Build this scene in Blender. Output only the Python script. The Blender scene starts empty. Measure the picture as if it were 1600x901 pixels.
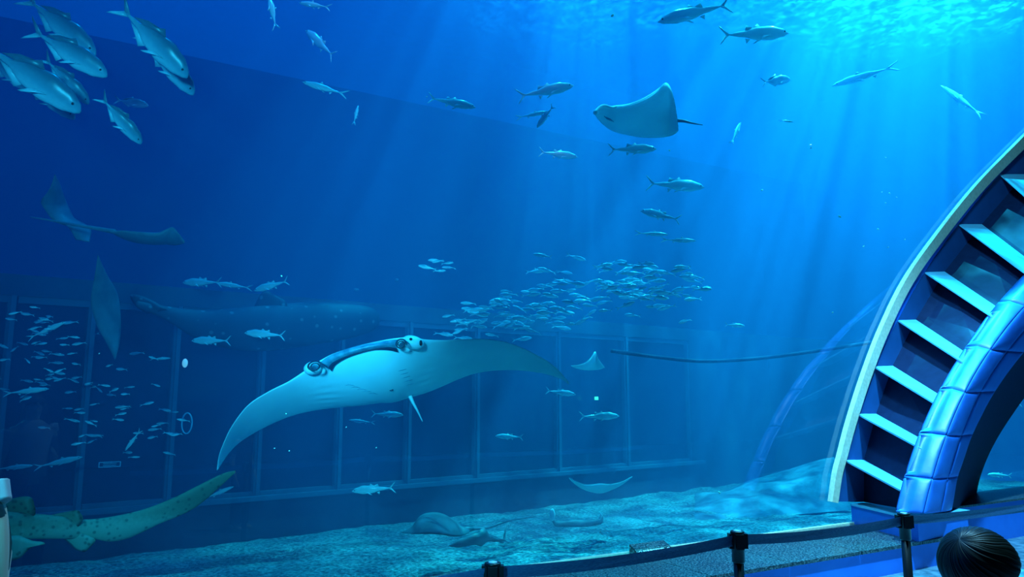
import bpy, bmesh, math, random
from mathutils import Vector, Matrix, Euler, noise
S = bpy.context.scene
C = bpy.context.collection
R = math.radians
F = 1155.0
PITCH = R(8.25)
EYE = Vector((0, 0, 1.6))
# ------------------------------------------------------------------ camera, world, lights, exposure
cd = bpy.data.cameras.new('camera'); cam = bpy.data.objects.new('camera', cd); C.objects.link(cam)
cam.location = EYE; cam.rotation_euler = (R(90) + PITCH, 0, 0)
cd.sensor_width = 36; cd.lens = 36 * F / 1600; cd.clip_end = 200
S.camera = cam
S.view_settings.view_transform = 'Standard'
S.view_settings.look = 'None'
S.view_settings.exposure = 0.0
S.view_settings.gamma = 1.0
S.view_settings.use_curve_mapping = False
cy = S.cycles
cy.use_denoising = True
cy.max_bounces = 6; cy.diffuse_bounces = 2; cy.glossy_bounces = 3; cy.transmission_bounces = 4
cy.transparent_max_bounces = 16; cy.volume_bounces = 0
cy.sample_clamp_indirect = 4
w = bpy.data.worlds.new('tank_hall_daylight'); S.world = w; w.use_nodes = True
bg = w.node_tree.nodes['Background']
bg.inputs[0].default_value = (0.0, 0.14, 1.0, 1); bg.inputs[1].default_value = 0.5

def aim(o, target):
    o.rotation_euler = (Vector(target) - o.location).to_track_quat('-Z', 'Y').to_euler()
def spot(name, loc, target, power, color, angle, blend=0.6, radius=0.05):
    l = bpy.data.lights.new(name, 'SPOT'); l.energy = power; l.color = color
    l.spot_size = R(angle); l.spot_blend = blend; l.shadow_soft_size = radius
    o = bpy.data.objects.new(name, l); C.objects.link(o); o.location = loc; aim(o, target); return o
def area(name, loc, target, power, color, sx, sy):
    l = bpy.data.lights.new(name, 'AREA'); l.energy = power; l.color = color
    l.shape = 'RECTANGLE'; l.size = sx; l.size_y = sy
    o = bpy.data.objects.new(name, l); C.objects.link(o); o.location = loc; aim(o, target); return o
def rippled(o, scale, lo, hi, p0=0.42, p1=0.66):
    """Noise put into the lamp strength to imitate light through moving water."""
    l = o.data; l.use_nodes = True; nt = l.node_tree; em = nt.nodes['Emission']
    tc = nt.nodes.new('ShaderNodeTexCoord'); n = nt.nodes.new('ShaderNodeTexNoise'); r = nt.nodes.new('ShaderNodeMapRange')
    n.inputs['Scale'].default_value = scale; n.inputs['Detail'].default_value = 2.5; n.inputs['Distortion'].default_value = 0.6
    r.inputs['From Min'].default_value = p0; r.inputs['From Max'].default_value = p1; r.inputs['To Min'].default_value = lo; r.inputs['To Max'].default_value = hi
    nt.links.new(tc.outputs['Normal'], n.inputs['Vector']); nt.links.new(n.outputs[0], r.inputs[0]); nt.links.new(r.outputs[0], em.inputs['Strength'])
# floodlights above the open water surface
rippled(spot('tank_floodlight', (8.0, 11.5, 15.0), (7.2, 10.8, 0), 38000, (0.02, 0.67, 1.0), 80, 1.0, 0.03), 22, 0.35, 2.9)
rippled(spot('tank_floodlight', (2.0, 11.0, 16.0), (2.0, 11.0, 0), 19000, (0.01, 0.66, 1.0), 66, 1.0, 0.03), 22, 0.4, 2.2)
spot('tank_floodlight', (-3.0, 8.0, 14.0), (-2.5, 8.0, 0), 5600, (0.0, 0.34, 1.0), 70, 1.0, 0.2)
rippled(spot('tank_floodlight', (1.6, 12.5, 14.0), (0.45, 8.9, -0.3), 13000, (0.02, 0.85, 1.0), 15, 0.9, 0.02), 70, 0.0, 3.2)  # narrow beam added to put caustic streaks on the sand
# unseen lights on the hall side
spot('unseen_hall_light', (-1.6, -1.4, 2.7), (-0.1, 7.0, 2.3), 5300, (0.02, 0.62, 1.0), 40, 0.7, 0.3)  # added behind the camera to brighten the manta's belly
spot('unseen_hall_light', (-1.5, -1.4, 2.9), (-1.2, 6.5, 3.2), 2500, (0.02, 0.60, 1.0), 62, 0.6, 0.3)  # added weaker, wider fill for the shark and the other animals
area('unseen_hall_light', (1.9, 4.0, 8.2), (4.3, 7.4, 1.2), 720, (0.20, 0.66, 1.0), 0.9, 0.9)
spot('unseen_hall_light', (3.9, 4.7, 8.3), (5.0, 6.4, 0.0), 8500, (0.18, 0.64, 1.0), 60, 0.8, 0.12)  # added to brighten the right floor, otherwise lit from the tank

# ------------------------------------------------------------------ geometry of the view
RT = Vector((1, 0, 0)); FW = Vector((0, math.cos(PITCH), math.sin(PITCH))); UP = Vector((0, -math.sin(PITCH), math.cos(PITCH)))
def P(u, v, d):                       # point at depth d (metres straight ahead) seen at u, v
    return EYE + (FW + RT * ((u - 800) / F) + UP * ((450.5 - v) / F)) * d
GD = Vector((4.19, 2.41, 0)).normalized()          # along the acrylic panel
GN = Vector((GD.y, -GD.x, 0))                      # towards the visitors
G0 = Vector((-0.78, 5.63, 0))
def onG(u, v, t=0.0):                 # pixel onto the plane parallel to the panel, t metres in front of it
    r = P(u, v, 1) - EYE
    k = ((G0 + GN * t) - EYE).dot(GN) / r.dot(GN)
    return EYE + r * k
def onZ(u, v, z):
    r = P(u, v, 1) - EYE
    return EYE + r * ((z - EYE.z) / r.z)
def gp(s, t, z=0.0):
    p = G0 + GD * s + GN * t
    return Vector((p.x, p.y, z))
def st(p):
    q = p - G0
    return q.dot(GD), q.dot(GN)

# ------------------------------------------------------------------ helpers
def mat(name, color=(0.5, 0.5, 0.5), rough=0.5, spec=0.5, metal=0.0, emit=None, es=0.0):
    m = bpy.data.materials.new(name); m.use_nodes = True
    b = m.node_tree.nodes['Principled BSDF']
    b.inputs['Base Color'].default_value = (*color, 1)
    b.inputs['Roughness'].default_value = rough
    b.inputs['Specular IOR Level'].default_value = spec
    b.inputs['Metallic'].default_value = metal
    if emit:
        b.inputs['Emission Color'].default_value = (*emit, 1); b.inputs['Emission Strength'].default_value = es
    return m
def nd(m, t, **kw):
    n = m.node_tree.nodes.new(t)
    for k, v in kw.items():
        if k.startswith('i_'):
            n.inputs[k[2:].replace('_', ' ')].default_value = v
        else:
            setattr(n, k, v)
    return n
def lk(m, a, b): m.node_tree.links.new(a, b)
def noisy(name, c1, c2, scale=5, rough=0.5, bump=0.0, detail=4, coord='Object', lo=0.35, hi=0.65, spec=0.5, stretch=None, bdist=0.02):
    m = mat(name, c1, rough, spec)
    b = m.node_tree.nodes['Principled BSDF']
    tc = nd(m, 'ShaderNodeTexCoord'); n = nd(m, 'ShaderNodeTexNoise'); n.inputs['Scale'].default_value = scale; n.inputs['Detail'].default_value = detail
    src = tc.outputs[coord]
    if stretch:
        mp = nd(m, 'ShaderNodeMapping'); mp.inputs['Scale'].default_value = stretch
        lk(m, src, mp.inputs[0]); src = mp.outputs[0]
    lk(m, src, n.inputs['Vector'])
    r = nd(m, 'ShaderNodeValToRGB'); r.color_ramp.elements[0].position = lo; r.color_ramp.elements[1].position = hi
    r.color_ramp.elements[0].color = (*c1, 1); r.color_ramp.elements[1].color = (*c2, 1)
    lk(m, n.outputs[0], r.inputs[0]); lk(m, r.outputs[0], b.inputs['Base Color'])
    if bump:
        bp = nd(m, 'ShaderNodeBump'); bp.inputs['Strength'].default_value = bump; bp.inputs['Distance'].default_value = bdist
        lk(m, n.outputs[0], bp.inputs['Height']); lk(m, bp.outputs[0], b.inputs['Normal'])
    return m
def countershade(name, back, side, belly, lo=-0.06, hi=0.06, rough=0.35, nscale=30, namt=0.15, spec=0.5):
    """Skin pigment that runs from belly to back in the animal's own coordinates."""
    m = mat(name, side, rough, spec); b = m.node_tree.nodes['Principled BSDF']
    tc = nd(m, 'ShaderNodeTexCoord'); sp = nd(m, 'ShaderNodeSeparateXYZ'); lk(m, tc.outputs['Object'], sp.inputs[0])
    mr = nd(m, 'ShaderNodeMapRange'); mr.inputs['From Min'].default_value = lo; mr.inputs['From Max'].default_value = hi
    lk(m, sp.outputs['Z'], mr.inputs['Value'])
    r = nd(m, 'ShaderNodeValToRGB'); e = r.color_ramp.elements
    e[0].position = 0.15; e[0].color = (*belly, 1); e[1].position = 0.85; e[1].color = (*back, 1)
    k = e.new(0.5); k.color = (*side, 1)
    n = nd(m, 'ShaderNodeTexNoise'); n.inputs['Scale'].default_value = nscale; lk(m, tc.outputs['Object'], n.inputs['Vector'])
    ma = nd(m, 'ShaderNodeMath', operation='MULTIPLY_ADD'); ma.inputs[1].default_value = namt; lk(m, n.outputs[0], ma.inputs[0]); lk(m, mr.outputs[0], ma.inputs[2])
    sb = nd(m, 'ShaderNodeMath', operation='SUBTRACT'); sb.inputs[1].default_value = namt / 2; lk(m, ma.outputs[0], sb.inputs[0])
    lk(m, sb.outputs[0], r.inputs[0]); lk(m, r.outputs[0], b.inputs['Base Color'])
    return m
def obj(name, verts, faces, mats=(), parent=None, smooth=True, mi=None, origin=None):
    me = bpy.data.meshes.new(name)
    vs = [Vector(v) for v in verts]
    if origin is None and parent is None:
        origin = sum(vs, Vector()) / len(vs)
    if origin is not None and parent is None:
        vs = [v - origin for v in vs]
    elif parent is not None:
        inv = parent.matrix_world.inverted() if parent.get('_w') is None else Matrix(parent['_w']).inverted()
        vs = [inv @ v for v in vs]
    me.from_pydata(vs, [], faces)
    for m in (mats if isinstance(mats, (list, tuple)) else [mats]): me.materials.append(m)
    if mi:
        for p, k in zip(me.polygons, mi): p.material_index = k
    if smooth:
        for p in me.polygons: p.use_smooth = True
    me.validate(); me.update()
    bm = bmesh.new(); bm.from_mesh(me); bmesh.ops.recalc_face_normals(bm, faces=bm.faces); bm.to_mesh(me); bm.free()
    o = bpy.data.objects.new(name, me); C.objects.link(o)
    if parent is None: o.location = origin; o.matrix_world = Matrix.Translation(origin)
    else: o.parent = parent
    return o
def empty(name, loc):
    o = bpy.data.objects.new(name, None); C.objects.link(o); o.location = loc; o.matrix_world = Matrix.Translation(loc); return o
def tag(o, label=None, cat=None, group=None, kind=None):
    if label: o['label'] = label
    if cat: o['category'] = cat
    if group: o['group'] = group
    if kind: o['kind'] = kind
    return o
def struct(o): o['kind'] = 'structure'; return o
class MB:
    def __init__(s): s.v = []; s.f = []; s.m = []
    def add(s, v, f, m=0):
        k = len(s.v); s.v += [Vector(a) for a in v]; s.f += [tuple(i + k for i in q) for q in f]; s.m += [m] * len(f)
    def hexa(s, b, t, m=0):      # four bottom corners, four top corners
        n = len(b); s.add(list(b) + list(t), [tuple(range(n))[::-1], tuple(range(n, 2 * n))] + [(i, (i + 1) % n, n + (i + 1) % n, n + i) for i in range(n)], m)
    def prism(s, poly, z0, z1, m=0):
        s.hexa([Vector((p[0], p[1], z0)) for p in poly], [Vector((p[0], p[1], z1)) for p in poly], m)
    def tube(s, pts, rad, n=8, m=0, cap=True, flat=None):
        pts = [Vector(p) for p in pts]; L = len(pts)
        rad = [rad] * L if not isinstance(rad, (list, tuple)) else rad
        V = []; up = None
        for i, p in enumerate(pts):
            t = (pts[min(i + 1, L - 1)] - pts[max(i - 1, 0)]).normalized()
            if up is None: up = Vector((0, 0, 1)) if abs(t.z) < 0.9 else Vector((1, 0, 0))
            a = t.cross(up).normalized(); bb = a.cross(t).normalized(); up = bb
            r = rad[i]; ra, rb = r if isinstance(r, tuple) else (r, r)
            for k in range(n):
                g = 2 * math.pi * k / n; V.append(p + a * (ra * math.cos(g)) + bb * (rb * math.sin(g)))
        Fc = [(i * n + k, i * n + (k + 1) % n, (i + 1) * n + (k + 1) % n, (i + 1) * n + k) for i in range(L - 1) for k in range(n)]
        if cap: Fc += [tuple(range(n))[::-1], tuple(range((L - 1) * n, L * n))]
        s.add(V, Fc, m)
    def ball(s, c, rx, ry=None, rz=None, n=12, m=0, rot=None):
        ry = rx if ry is None else ry; rz = rx if rz is None else rz
        V = []; Fc = []; h = n // 2 + 1
        for i in range(1, h):
            th = math.pi * i / h
            for k in range(n):
                g = 2 * math.pi * k / n; V.append(Vector((rx * math.sin(th) * math.cos(g), ry * math.sin(th) * math.sin(g), rz * math.cos(th))))
        V += [Vector((0, 0, rz)), Vector((0, 0, -rz))]
        for i in range(h - 2):
            for k in range(n): Fc.append((i * n + k, (i + 1) * n + k, (i + 1) * n + (k + 1) % n, i * n + (k + 1) % n))
        T = len(V) - 2
        for k in range(n):
            Fc.append((k, (k + 1) % n, T)); Fc.append(((h - 2) * n + k, T + 1, (h - 2) * n + (k + 1) % n))
        if rot: V = [rot @ v for v in V]
        s.add([v + Vector(c) for v in V], Fc, m)
    def build(s, name, mats, parent=None, smooth=True, origin=None):
        return obj(name, s.v, s.f, mats, parent, smooth, s.m, origin)
def spline(pts, n):
    """Catmull-Rom resample of a list of Vectors to n points, evenly in index."""
    pts = [Vector(p) for p in pts]; out = []; L = len(pts) - 1
    for i in range(n):
        x = i / (n - 1) * L; k = min(int(x), L - 1); t = x - k
        p0 = pts[max(k - 1, 0)]; p1 = pts[k]; p2 = pts[k + 1]; p3 = pts[min(k + 2, L)]
        out.append(0.5 * ((2 * p1) + (p2 - p0) * t + (2 * p0 - 5 * p1 + 4 * p2 - p3) * t * t + (3 * p1 - p0 - 3 * p2 + p3) * t ** 3))
    return out
def interp(tab, x):
    for (a, b), (c, d) in zip(tab, tab[1:]):
        if x <= c:
            t = (x - a) / (c - a) if c > a else 0; t = max(0, min(1, t)); t = t * t * (3 - 2 * t)
            return b + (d - b) * t
    return tab[-1][1]

# ------------------------------------------------------------------ materials
M = {}
M['wall'] = noisy('tank_concrete', (0.008, 0.045, 0.09), (0.016, 0.07, 0.12), 2.5, 0.8, 0.3)
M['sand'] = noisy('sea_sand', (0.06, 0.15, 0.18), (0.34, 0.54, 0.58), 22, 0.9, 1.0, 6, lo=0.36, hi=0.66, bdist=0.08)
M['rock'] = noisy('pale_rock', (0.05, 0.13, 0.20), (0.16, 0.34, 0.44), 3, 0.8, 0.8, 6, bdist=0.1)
M['granite'] = noisy('dark_granite', (0.002, 0.008, 0.014), (0.10, 0.18, 0.19), 60, 0.32, 0.15, 3, lo=0.42, hi=0.72, bdist=0.003)
M['bluepaint'] = noisy('blue_paint', (0.008, 0.14, 0.62), (0.012, 0.17, 0.70), 4, 0.35, 0.05)
M['pale'] = noisy('pale_seal', (0.36, 0.48, 0.36), (0.46, 0.58, 0.44), 30, 0.6, 0.1)
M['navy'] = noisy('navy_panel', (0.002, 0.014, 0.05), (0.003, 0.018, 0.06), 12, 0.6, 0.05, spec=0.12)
M['side_shaded'] = noisy('shaded_blue_paint', (0.006, 0.07, 0.22), (0.008, 0.08, 0.25), 6, 0.4, 0.03)  # blue paint with the fin shadow put into a darker colour
M['fin'] = noisy('satin_blue_metal', (0.10, 0.50, 0.72), (0.12, 0.54, 0.76), 6, 0.35, 0.02)
M['pad'] = noisy('blue_vinyl', (0.008, 0.11, 0.46), (0.010, 0.13, 0.50), 9, 0.46, 0.12, bdist=0.02)
M['black'] = mat('black_plastic', (0.006, 0.010, 0.014), 0.35)
M['belt'] = noisy('navy_webbing', (0.03, 0.10, 0.26), (0.08, 0.24, 0.42), 60, 0.30, 0.2, stretch=(1, 1, 12))
M['tile'] = noisy('slate_tile', (0.03, 0.10, 0.14), (0.12, 0.26, 0.34), 12, 0.35, 0.4, 6)
M['white'] = mat('white_vinyl', (0.75, 0.85, 0.85), 0.5)
M['mullion'] = mat('window_frame_metal', (0.035, 0.12, 0.20), 0.6)
M['frame'] = mat('pale_frame_metal', (0.45, 0.75, 0.95), 0.4)
M['darkpane'] = mat('dark_window_glass', (0.004, 0.02, 0.06), 0.12)
M['room'] = mat('dark_hall_paint', (0.01, 0.02, 0.035), 0.8)
M['rope'] = mat('dark_rope', (0.01, 0.04, 0.09), 0.8)
M['eye'] = mat('eye_black', (0.004, 0.006, 0.01), 0.15)

# acrylic: clear sheet with a faint true reflection
def make_acrylic():
    m = bpy.data.materials.new('clear_acrylic'); m.use_nodes = True; nt = m.node_tree; nt.nodes.clear()
    o = nt.nodes.new('ShaderNodeOutputMaterial'); mx = nt.nodes.new('ShaderNodeMixShader'); tr = nt.nodes.new('ShaderNodeBsdfTransparent')
    gl = nt.nodes.new('ShaderNodeBsdfGlossy'); fr = nt.nodes.new('ShaderNodeFresnel')
    gl.inputs['Roughness'].default_value = 0.0; fr.inputs['IOR'].default_value = 1.7
    nt.links.new(fr.outputs[0], mx.inputs[0]); nt.links.new(tr.outputs[0], mx.inputs[1]); nt.links.new(gl.outputs[0], mx.inputs[2]); nt.links.new(mx.outputs[0], o.inputs[0])
    return m
M['acrylic'] = make_acrylic()
def make_water():
    m = bpy.data.materials.new('sea_water'); m.use_nodes = True; nt = m.node_tree; nt.nodes.clear()
    o = nt.nodes.new('ShaderNodeOutputMaterial'); a = nt.nodes.new('ShaderNodeAddShader')
    sc = nt.nodes.new('ShaderNodeVolumeScatter'); ab = nt.nodes.new('ShaderNodeVolumeAbsorption')
    sc.inputs['Color'].default_value = (0.12, 0.40, 1.0, 1); sc.inputs['Density'].default_value = 0.11; sc.inputs['Anisotropy'].default_value = 0.15
    ab.inputs['Color'].default_value = (0.0, 0.45, 0.95, 1); ab.inputs['Density'].default_value = 0.10
    nt.links.new(sc.outputs[0], a.inputs[0]); nt.links.new(ab.outputs[0], a.inputs[1]); nt.links.new(a.outputs[0], o.inputs['Volume'])
    return m
M['water'] = make_water()
def make_surface():
    """Rippled water surface seen from below: the ripple glints are put in as a noise pattern."""
    m = bpy.data.materials.new('rippled_water_surface'); m.use_nodes = True; nt = m.node_tree; nt.nodes.clear()
    o = nt.nodes.new('ShaderNodeOutputMaterial'); mx = nt.nodes.new('ShaderNodeMixShader'); tr = nt.nodes.new('ShaderNodeBsdfTransparent')
    tl = nt.nodes.new('ShaderNodeBsdfTranslucent'); tc = nt.nodes.new('ShaderNodeTexCoord'); n = nt.nodes.new('ShaderNodeTexNoise')
    n.inputs['Scale'].default_value = 6.0; n.inputs['Detail'].default_value = 6; n.inputs['Roughness'].default_value = 0.62; n.inputs['Distortion'].default_value = 0.8
    r = nt.nodes.new('ShaderNodeValToRGB'); r.color_ramp.elements[0].position = 0.44; r.color_ramp.elements[1].position = 0.62
    r.color_ramp.elements[0].color = (0.02, 0.02, 0.02, 1); r.color_ramp.elements[1].color = (0.16, 0.16, 0.16, 1)
    tl.inputs['Color'].default_value = (0.20, 0.48, 0.90, 1)
    nt.links.new(tc.outputs['Object'], n.inputs['Vector']); nt.links.new(n.outputs[0], r.inputs[0]); nt.links.new(r.outputs[0], mx.inputs[0])
    nt.links.new(tr.outputs[0], mx.inputs[1]); nt.links.new(tl.outputs[0], mx.inputs[2]); nt.links.new(mx.outputs[0], o.inputs[0])
    return m
M['surface'] = make_surface()
M['ray_belly'] = noisy('pale_ray_belly', (0.50, 0.78, 0.86), (0.60, 0.86, 0.92), 3, 0.55, 0.15, 5)
M['ray_back'] = noisy('dark_ray_back', (0.02, 0.07, 0.13), (0.05, 0.14, 0.22), 4, 0.45)
M['ray_dark'] = mat('dark_mouth_skin', (0.004, 0.022, 0.055), 0.45)
M['ray_mid'] = noisy('slate_jaw_skin', (0.03, 0.16, 0.27), (0.10, 0.34, 0.46), 14, 0.35)
M['greyray'] = noisy('grey_ray_skin', (0.05, 0.13, 0.17), (0.09, 0.20, 0.25), 8, 0.6)
M['jack'] = countershade('trevally_skin', (0.05, 0.16, 0.22), (0.14, 0.36, 0.46), (0.42, 0.72, 0.80), -0.13, 0.13, 0.32)
M['tuna'] = countershade('tuna_skin', (0.35, 0.55, 0.60), (0.45, 0.68, 0.75), (0.60, 0.85, 0.90), -0.10, 0.10, 0.22)
M['sardine'] = countershade('silver_fish_skin', (0.12, 0.32, 0.42), (0.45, 0.75, 0.85), (0.65, 0.9, 0.95), -0.09, 0.09, 0.2)

# ------------------------------------------------------------------ setting: hall
SAND = -0.30
LEDGE = 0.25
SURF = 8.9
p1, p2 = onZ(1159, 888, LEDGE), onZ(1437, 846, LEDGE)
W = (st(p1)[1] + st(p2)[1]) / 2                 # width of the granite ledge
b0 = onZ(1291, 811, LEDGE); b1 = onZ(1436, 846, LEDGE); b2 = onZ(1514, 830, LEDGE)
(s0, t0), (s1, t1), (s2, t2) = st(b0), st(b1), st(b2)
print('ledge width', W, 'block', (s0, t0), (s1, t1), (s2, t2))
fl = MB(); fl.prism([(-9, -6), (22, -6), (22, 22), (-9, 22)], -0.32, -0.30)
# hall floor in front of the tank only
fl = MB(); fl.prism([gp(-9, 0.02), gp(-9, 14), gp(20, 14), gp(20, 0.02)], -0.12, 0.0); f = fl.build('floor', M['tile'], smooth=False); struct(f)
cl = MB(); cl.prism([gp(-9, 0.1), gp(-9, 14), gp(20, 14), gp(20, 0.1)], 12.0, 12.1); struct(cl.build('ceiling', M['room'], smooth=False))
wb = MB(); wb.prism([gp(-9, 14), gp(-9, 14.2), gp(20, 14.2), gp(20, 14)], 0, 12.0); struct(wb.build('wall_behind', M['room'], smooth=False))
wb = MB(); wb.prism([gp(20, 0.1), gp(20.2, 0.1), gp(20.2, 14), gp(20, 14)], 0, 12.0); struct(wb.build('wall_right', M['room'], smooth=False))
wb = MB(); wb.prism([gp(-9.2, 0.1), gp(-9, 0.1), gp(-9, 14), gp(-9.2, 14)], 0, 12.0); struct(wb.build('wall_left', M['room'], smooth=False))
# ledge in front of the glass
ENDS = s2 + 0.02
lg = MB(); lg.prism([gp(-6, 0.03), gp(-6, W), gp(ENDS, W), gp(ENDS, 0.03)], 0.0, LEDGE - 0.03)
lo = lg.build('trim_1', M['bluepaint'], smooth=False); struct(lo)
k = -6.0; gm = MB(); i = 0
while k < ENDS:
    e = min(k + 0.9, ENDS) ; gm.prism([gp(k + 0.004, 0.03), gp(k + 0.004, W + 0.025), gp(e - 0.004, W + 0.025), gp(e - 0.004, 0.03)], LEDGE - 0.03, LEDGE); k += 0.9
struct(gm.build('trim_2', M['granite'], smooth=False))
cs = MB(); cs.prism([gp(-6, 0.0), gp(-6, 0.035), gp(s0, 0.035), gp(s0, 0.0)], LEDGE, LEDGE + 0.02); struct(cs.build('trim_3', M['pale'], smooth=False))
# acrylic panel
gl = MB(); gl.add([gp(-7, 0, -0.3), gp(22, 0, -0.3), gp(22, 0, 12.0), gp(-7, 0, 12.0)], [(0, 1, 2, 3)])
struct(gl.build('window_1', M['acrylic'], smooth=False))

# ------------------------------------------------------------------ setting: tank
wv = MB(); wv.prism([gp(-9, -0.04), gp(34, -0.04), gp(34, -23), gp(-9, -23)], SAND - 0.4, SURF - 0.02)
tag(wv.build('sea_water', M['water'], smooth=False), 'clear blue sea water filling the whole tank behind the acrylic panel', 'water', kind='stuff')
sf = MB(); sf.add([gp(-9, -0.05, SURF), gp(34, -0.05, SURF), gp(34, -23, SURF), gp(-9, -23, SURF)], [(0, 1, 2, 3)])
tag(sf.build('water_surface', M['surface'], smooth=False), 'rippled water surface seen from below along the top of the tank', 'water surface', kind='stuff')
# sand bed with ripples
V = []; Fc = []; NX, NY = 150, 80
for j in range(NY + 1):
    for i in range(NX + 1):
        q = gp(-7 + 23 * i / NX, -0.05 - 12 * j / NY)
        V.append(Vector((q.x, q.y, SAND + 0.05 * noise.noise(q * 1.3) + 0.03 * noise.noise(q * 5))))
for j in range(NY):
    for i in range(NX):
        a = j * (NX + 1) + i; Fc.append((a, a + 1, a + NX + 2, a + NX + 1))
tag(obj('sand_bed', V, Fc, M['sand']), 'pale coarse sand covering the bottom of the tank', 'sand', kind='stuff')
# back wall: vertical plane through the far edge of the sand
w0 = onZ(20, 886, SAND); w1 = onZ(640, 815, SAND)
WD = (w1 - w0); WD.z = 0; WD.normalize(); WN = Vector((WD.y, -WD.x, 0))
def onW(u, v, t=0.0):
    r = P(u, v, 1) - EYE
    k = ((w0 + WN * t) - EYE).dot(WN) / r.dot(WN)
    return EYE + r * k
def wp(s, t, z):
    q = w0 + WD * s + WN * t; return Vector((q.x, q.y, z))
def ws(u, v=650): return (onW(u, v) - w0).dot(WD)
bw = MB()
zs0, zs1 = 0.26, 2.75
sL, sR = -6.0, 22.0
bw.prism([wp(sL, 0, 0), wp(sR, 0, 0), wp(sR, -0.4, 0), wp(sL, -0.4, 0)], SAND - 0.3, zs0)
bw.prism([wp(sL, 0, 0), wp(sR, 0, 0), wp(sR, -0.4, 0), wp(sL, -0.4, 0)], zs1, 3.0)
cuts = [ws(u) for u in (-120, 0, 130, 268, 405, 530, 638, 745, 873, 980, 1080)]
bw.prism([wp(cuts[-1], 0, 0), wp(sR, 0, 0), wp(sR, -0.4, 0), wp(cuts[-1], -0.4, 0)], zs0, zs1)
struct(bw.build('wall_back', M['wall'], smooth=False))
fw_ = MB(); fw_.prism([gp(-9, -23), gp(34, -23), gp(34, -23.3), gp(-9, -23.3)], SAND - 0.4, 14.0); struct(fw_.build('wall_far', M['wall'], smooth=False))
tr_ = MB(); tr_.prism([wp(sL, 0.0, 0), wp(cuts[-1] + .3, 0.0, 0), wp(cuts[-1] + .3, 0.10, 0), wp(sL, 0.10, 0)], zs0 - 0.05, zs0 + 0.01); struct(tr_.build('trim_4', M['mullion'], smooth=False))
for i in range(len(cuts) - 1):
    a, b = cuts[i], cuts[i + 1]
    wn = empty('window_%d' % (i + 2), wp((a + b) / 2, -0.2, zs0)); struct(wn)
    m_ = MB(); m_.prism([wp(a, -0.12, 0), wp(b, -0.12, 0), wp(b, -0.16, 0), wp(a, -0.16, 0)], zs0, zs1); m_.build('pane', M['darkpane'], wn, smooth=False)
    m_ = MB()
    m_.prism([wp(a, 0.02, 0), wp(a + 0.05, 0.02, 0), wp(a + 0.05, -0.11, 0), wp(a, -0.11, 0)], zs0, zs1)
    m_.prism([wp(b - 0.03, -0.02, 0), wp(b, -0.02, 0), wp(b, -0.11, 0), wp(b - 0.03, -0.11, 0)], zs0, zs1)
    m_.prism([wp(a + .07, -0.03, 0), wp(b - .03, -0.03, 0), wp(b - .03, -0.11, 0), wp(a + .07, -0.11, 0)], zs1 - 0.08, zs1)
    m_.prism([wp(a + .07, -0.03, 0), wp(b - .03, -0.03, 0), wp(b - .03, -0.11, 0), wp(a + .07, -0.11, 0)], zs0, zs0 + 0.06)
    m_.build('window_frame', M['mullion'], wn, smooth=False)

# ------------------------------------------------------------------ the arched portal at the right
T2 = 0.95
Apx = [(1705, 120), (1630, 195), (1562, 272), (1498, 350), (1445, 425), (1403, 500), (1366, 572), (1340, 646), (1320, 718)]
Dpx = [(1870, 330), (1760, 352), (1680, 376), (1612, 434), (1556, 498), (1507, 567), (1473, 637), (1443, 702), (1422, 773)]
Bdu = [(48, 0), (44, 0), (40, 0), (36, 0), (31, -1), (28, -1), (29, -1), (29, 0), (30, 0)]
A_ = [onG(u, v, 0.04) for u, v in Apx]
D_ = [onG(u, v, T2) for u, v in Dpx]
B_ = [onG(u + du, v + dv, 0.04) for (u, v), (du, dv) in zip(Apx, Bdu)]
C_ = [d + (b - a) * 0.80 for a, b, d in zip(A_, B_, D_)]
btop = LEDGE + 0.21
for s_, z_, dz_ in ((14.2, 8.1, 4.75), (17.5, 8.5, 5.1)):
    a = gp(s_, 0.04, z_); A_.insert(0, a); B_.insert(0, a + GD * 0.5); d = gp(s_ + 0.9, T2, dz_); D_.insert(0, d); C_.insert(0, d + GD * 0.4)
arch = empty('tunnel_arch', gp((s0 + s1) / 2, 0.5, btop))
tag(arch, 'blue arched tunnel portal with bright radial fins and a padded inner rim', 'arch')
# foot of the band on the base block
Af, Df = onG(1303, 783, 0.04), onG(1418, 801, T2)
Bf, Cf = onG(1350, 784, 0.04), onG(1450, 801, T2)
A2 = A_ + [Af]; D2 = D_ + [Df]; B2 = B_ + [Bf]; C2 = C_ + [Cf]
bk = MB()
for i in range(len(A2) - 1):
    q = [B2[i], C2[i], C2[i + 1], B2[i + 1]]
    off = ((B2[i] - A2[i]).normalized()) * 0.03
    bk.hexa(q, [p + off for p in q])
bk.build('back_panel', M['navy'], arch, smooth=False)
sd = MB()
for i in range(len(A2) - 1):
    q = [A2[i], B2[i], B2[i + 1], A2[i + 1]]
    sd.hexa([p + GN * -0.02 for p in q], q)
sd.build('side_panel', M['side_shaded'], arch, smooth=False)
for i in range(len(A_)):
    a, b, c, d = A_[i], B_[i], C_[i].lerp(B_[i], 0.08), D_[i].lerp(A_[i], 0.03)
    dn = Vector((0, 0, -0.018)); m_ = MB(); m_.hexa([p + dn for p in (a, b, c, d)], [a, b, c, d])
    m_.build('radial_fin', M['fin'], arch, smooth=False)
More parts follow.
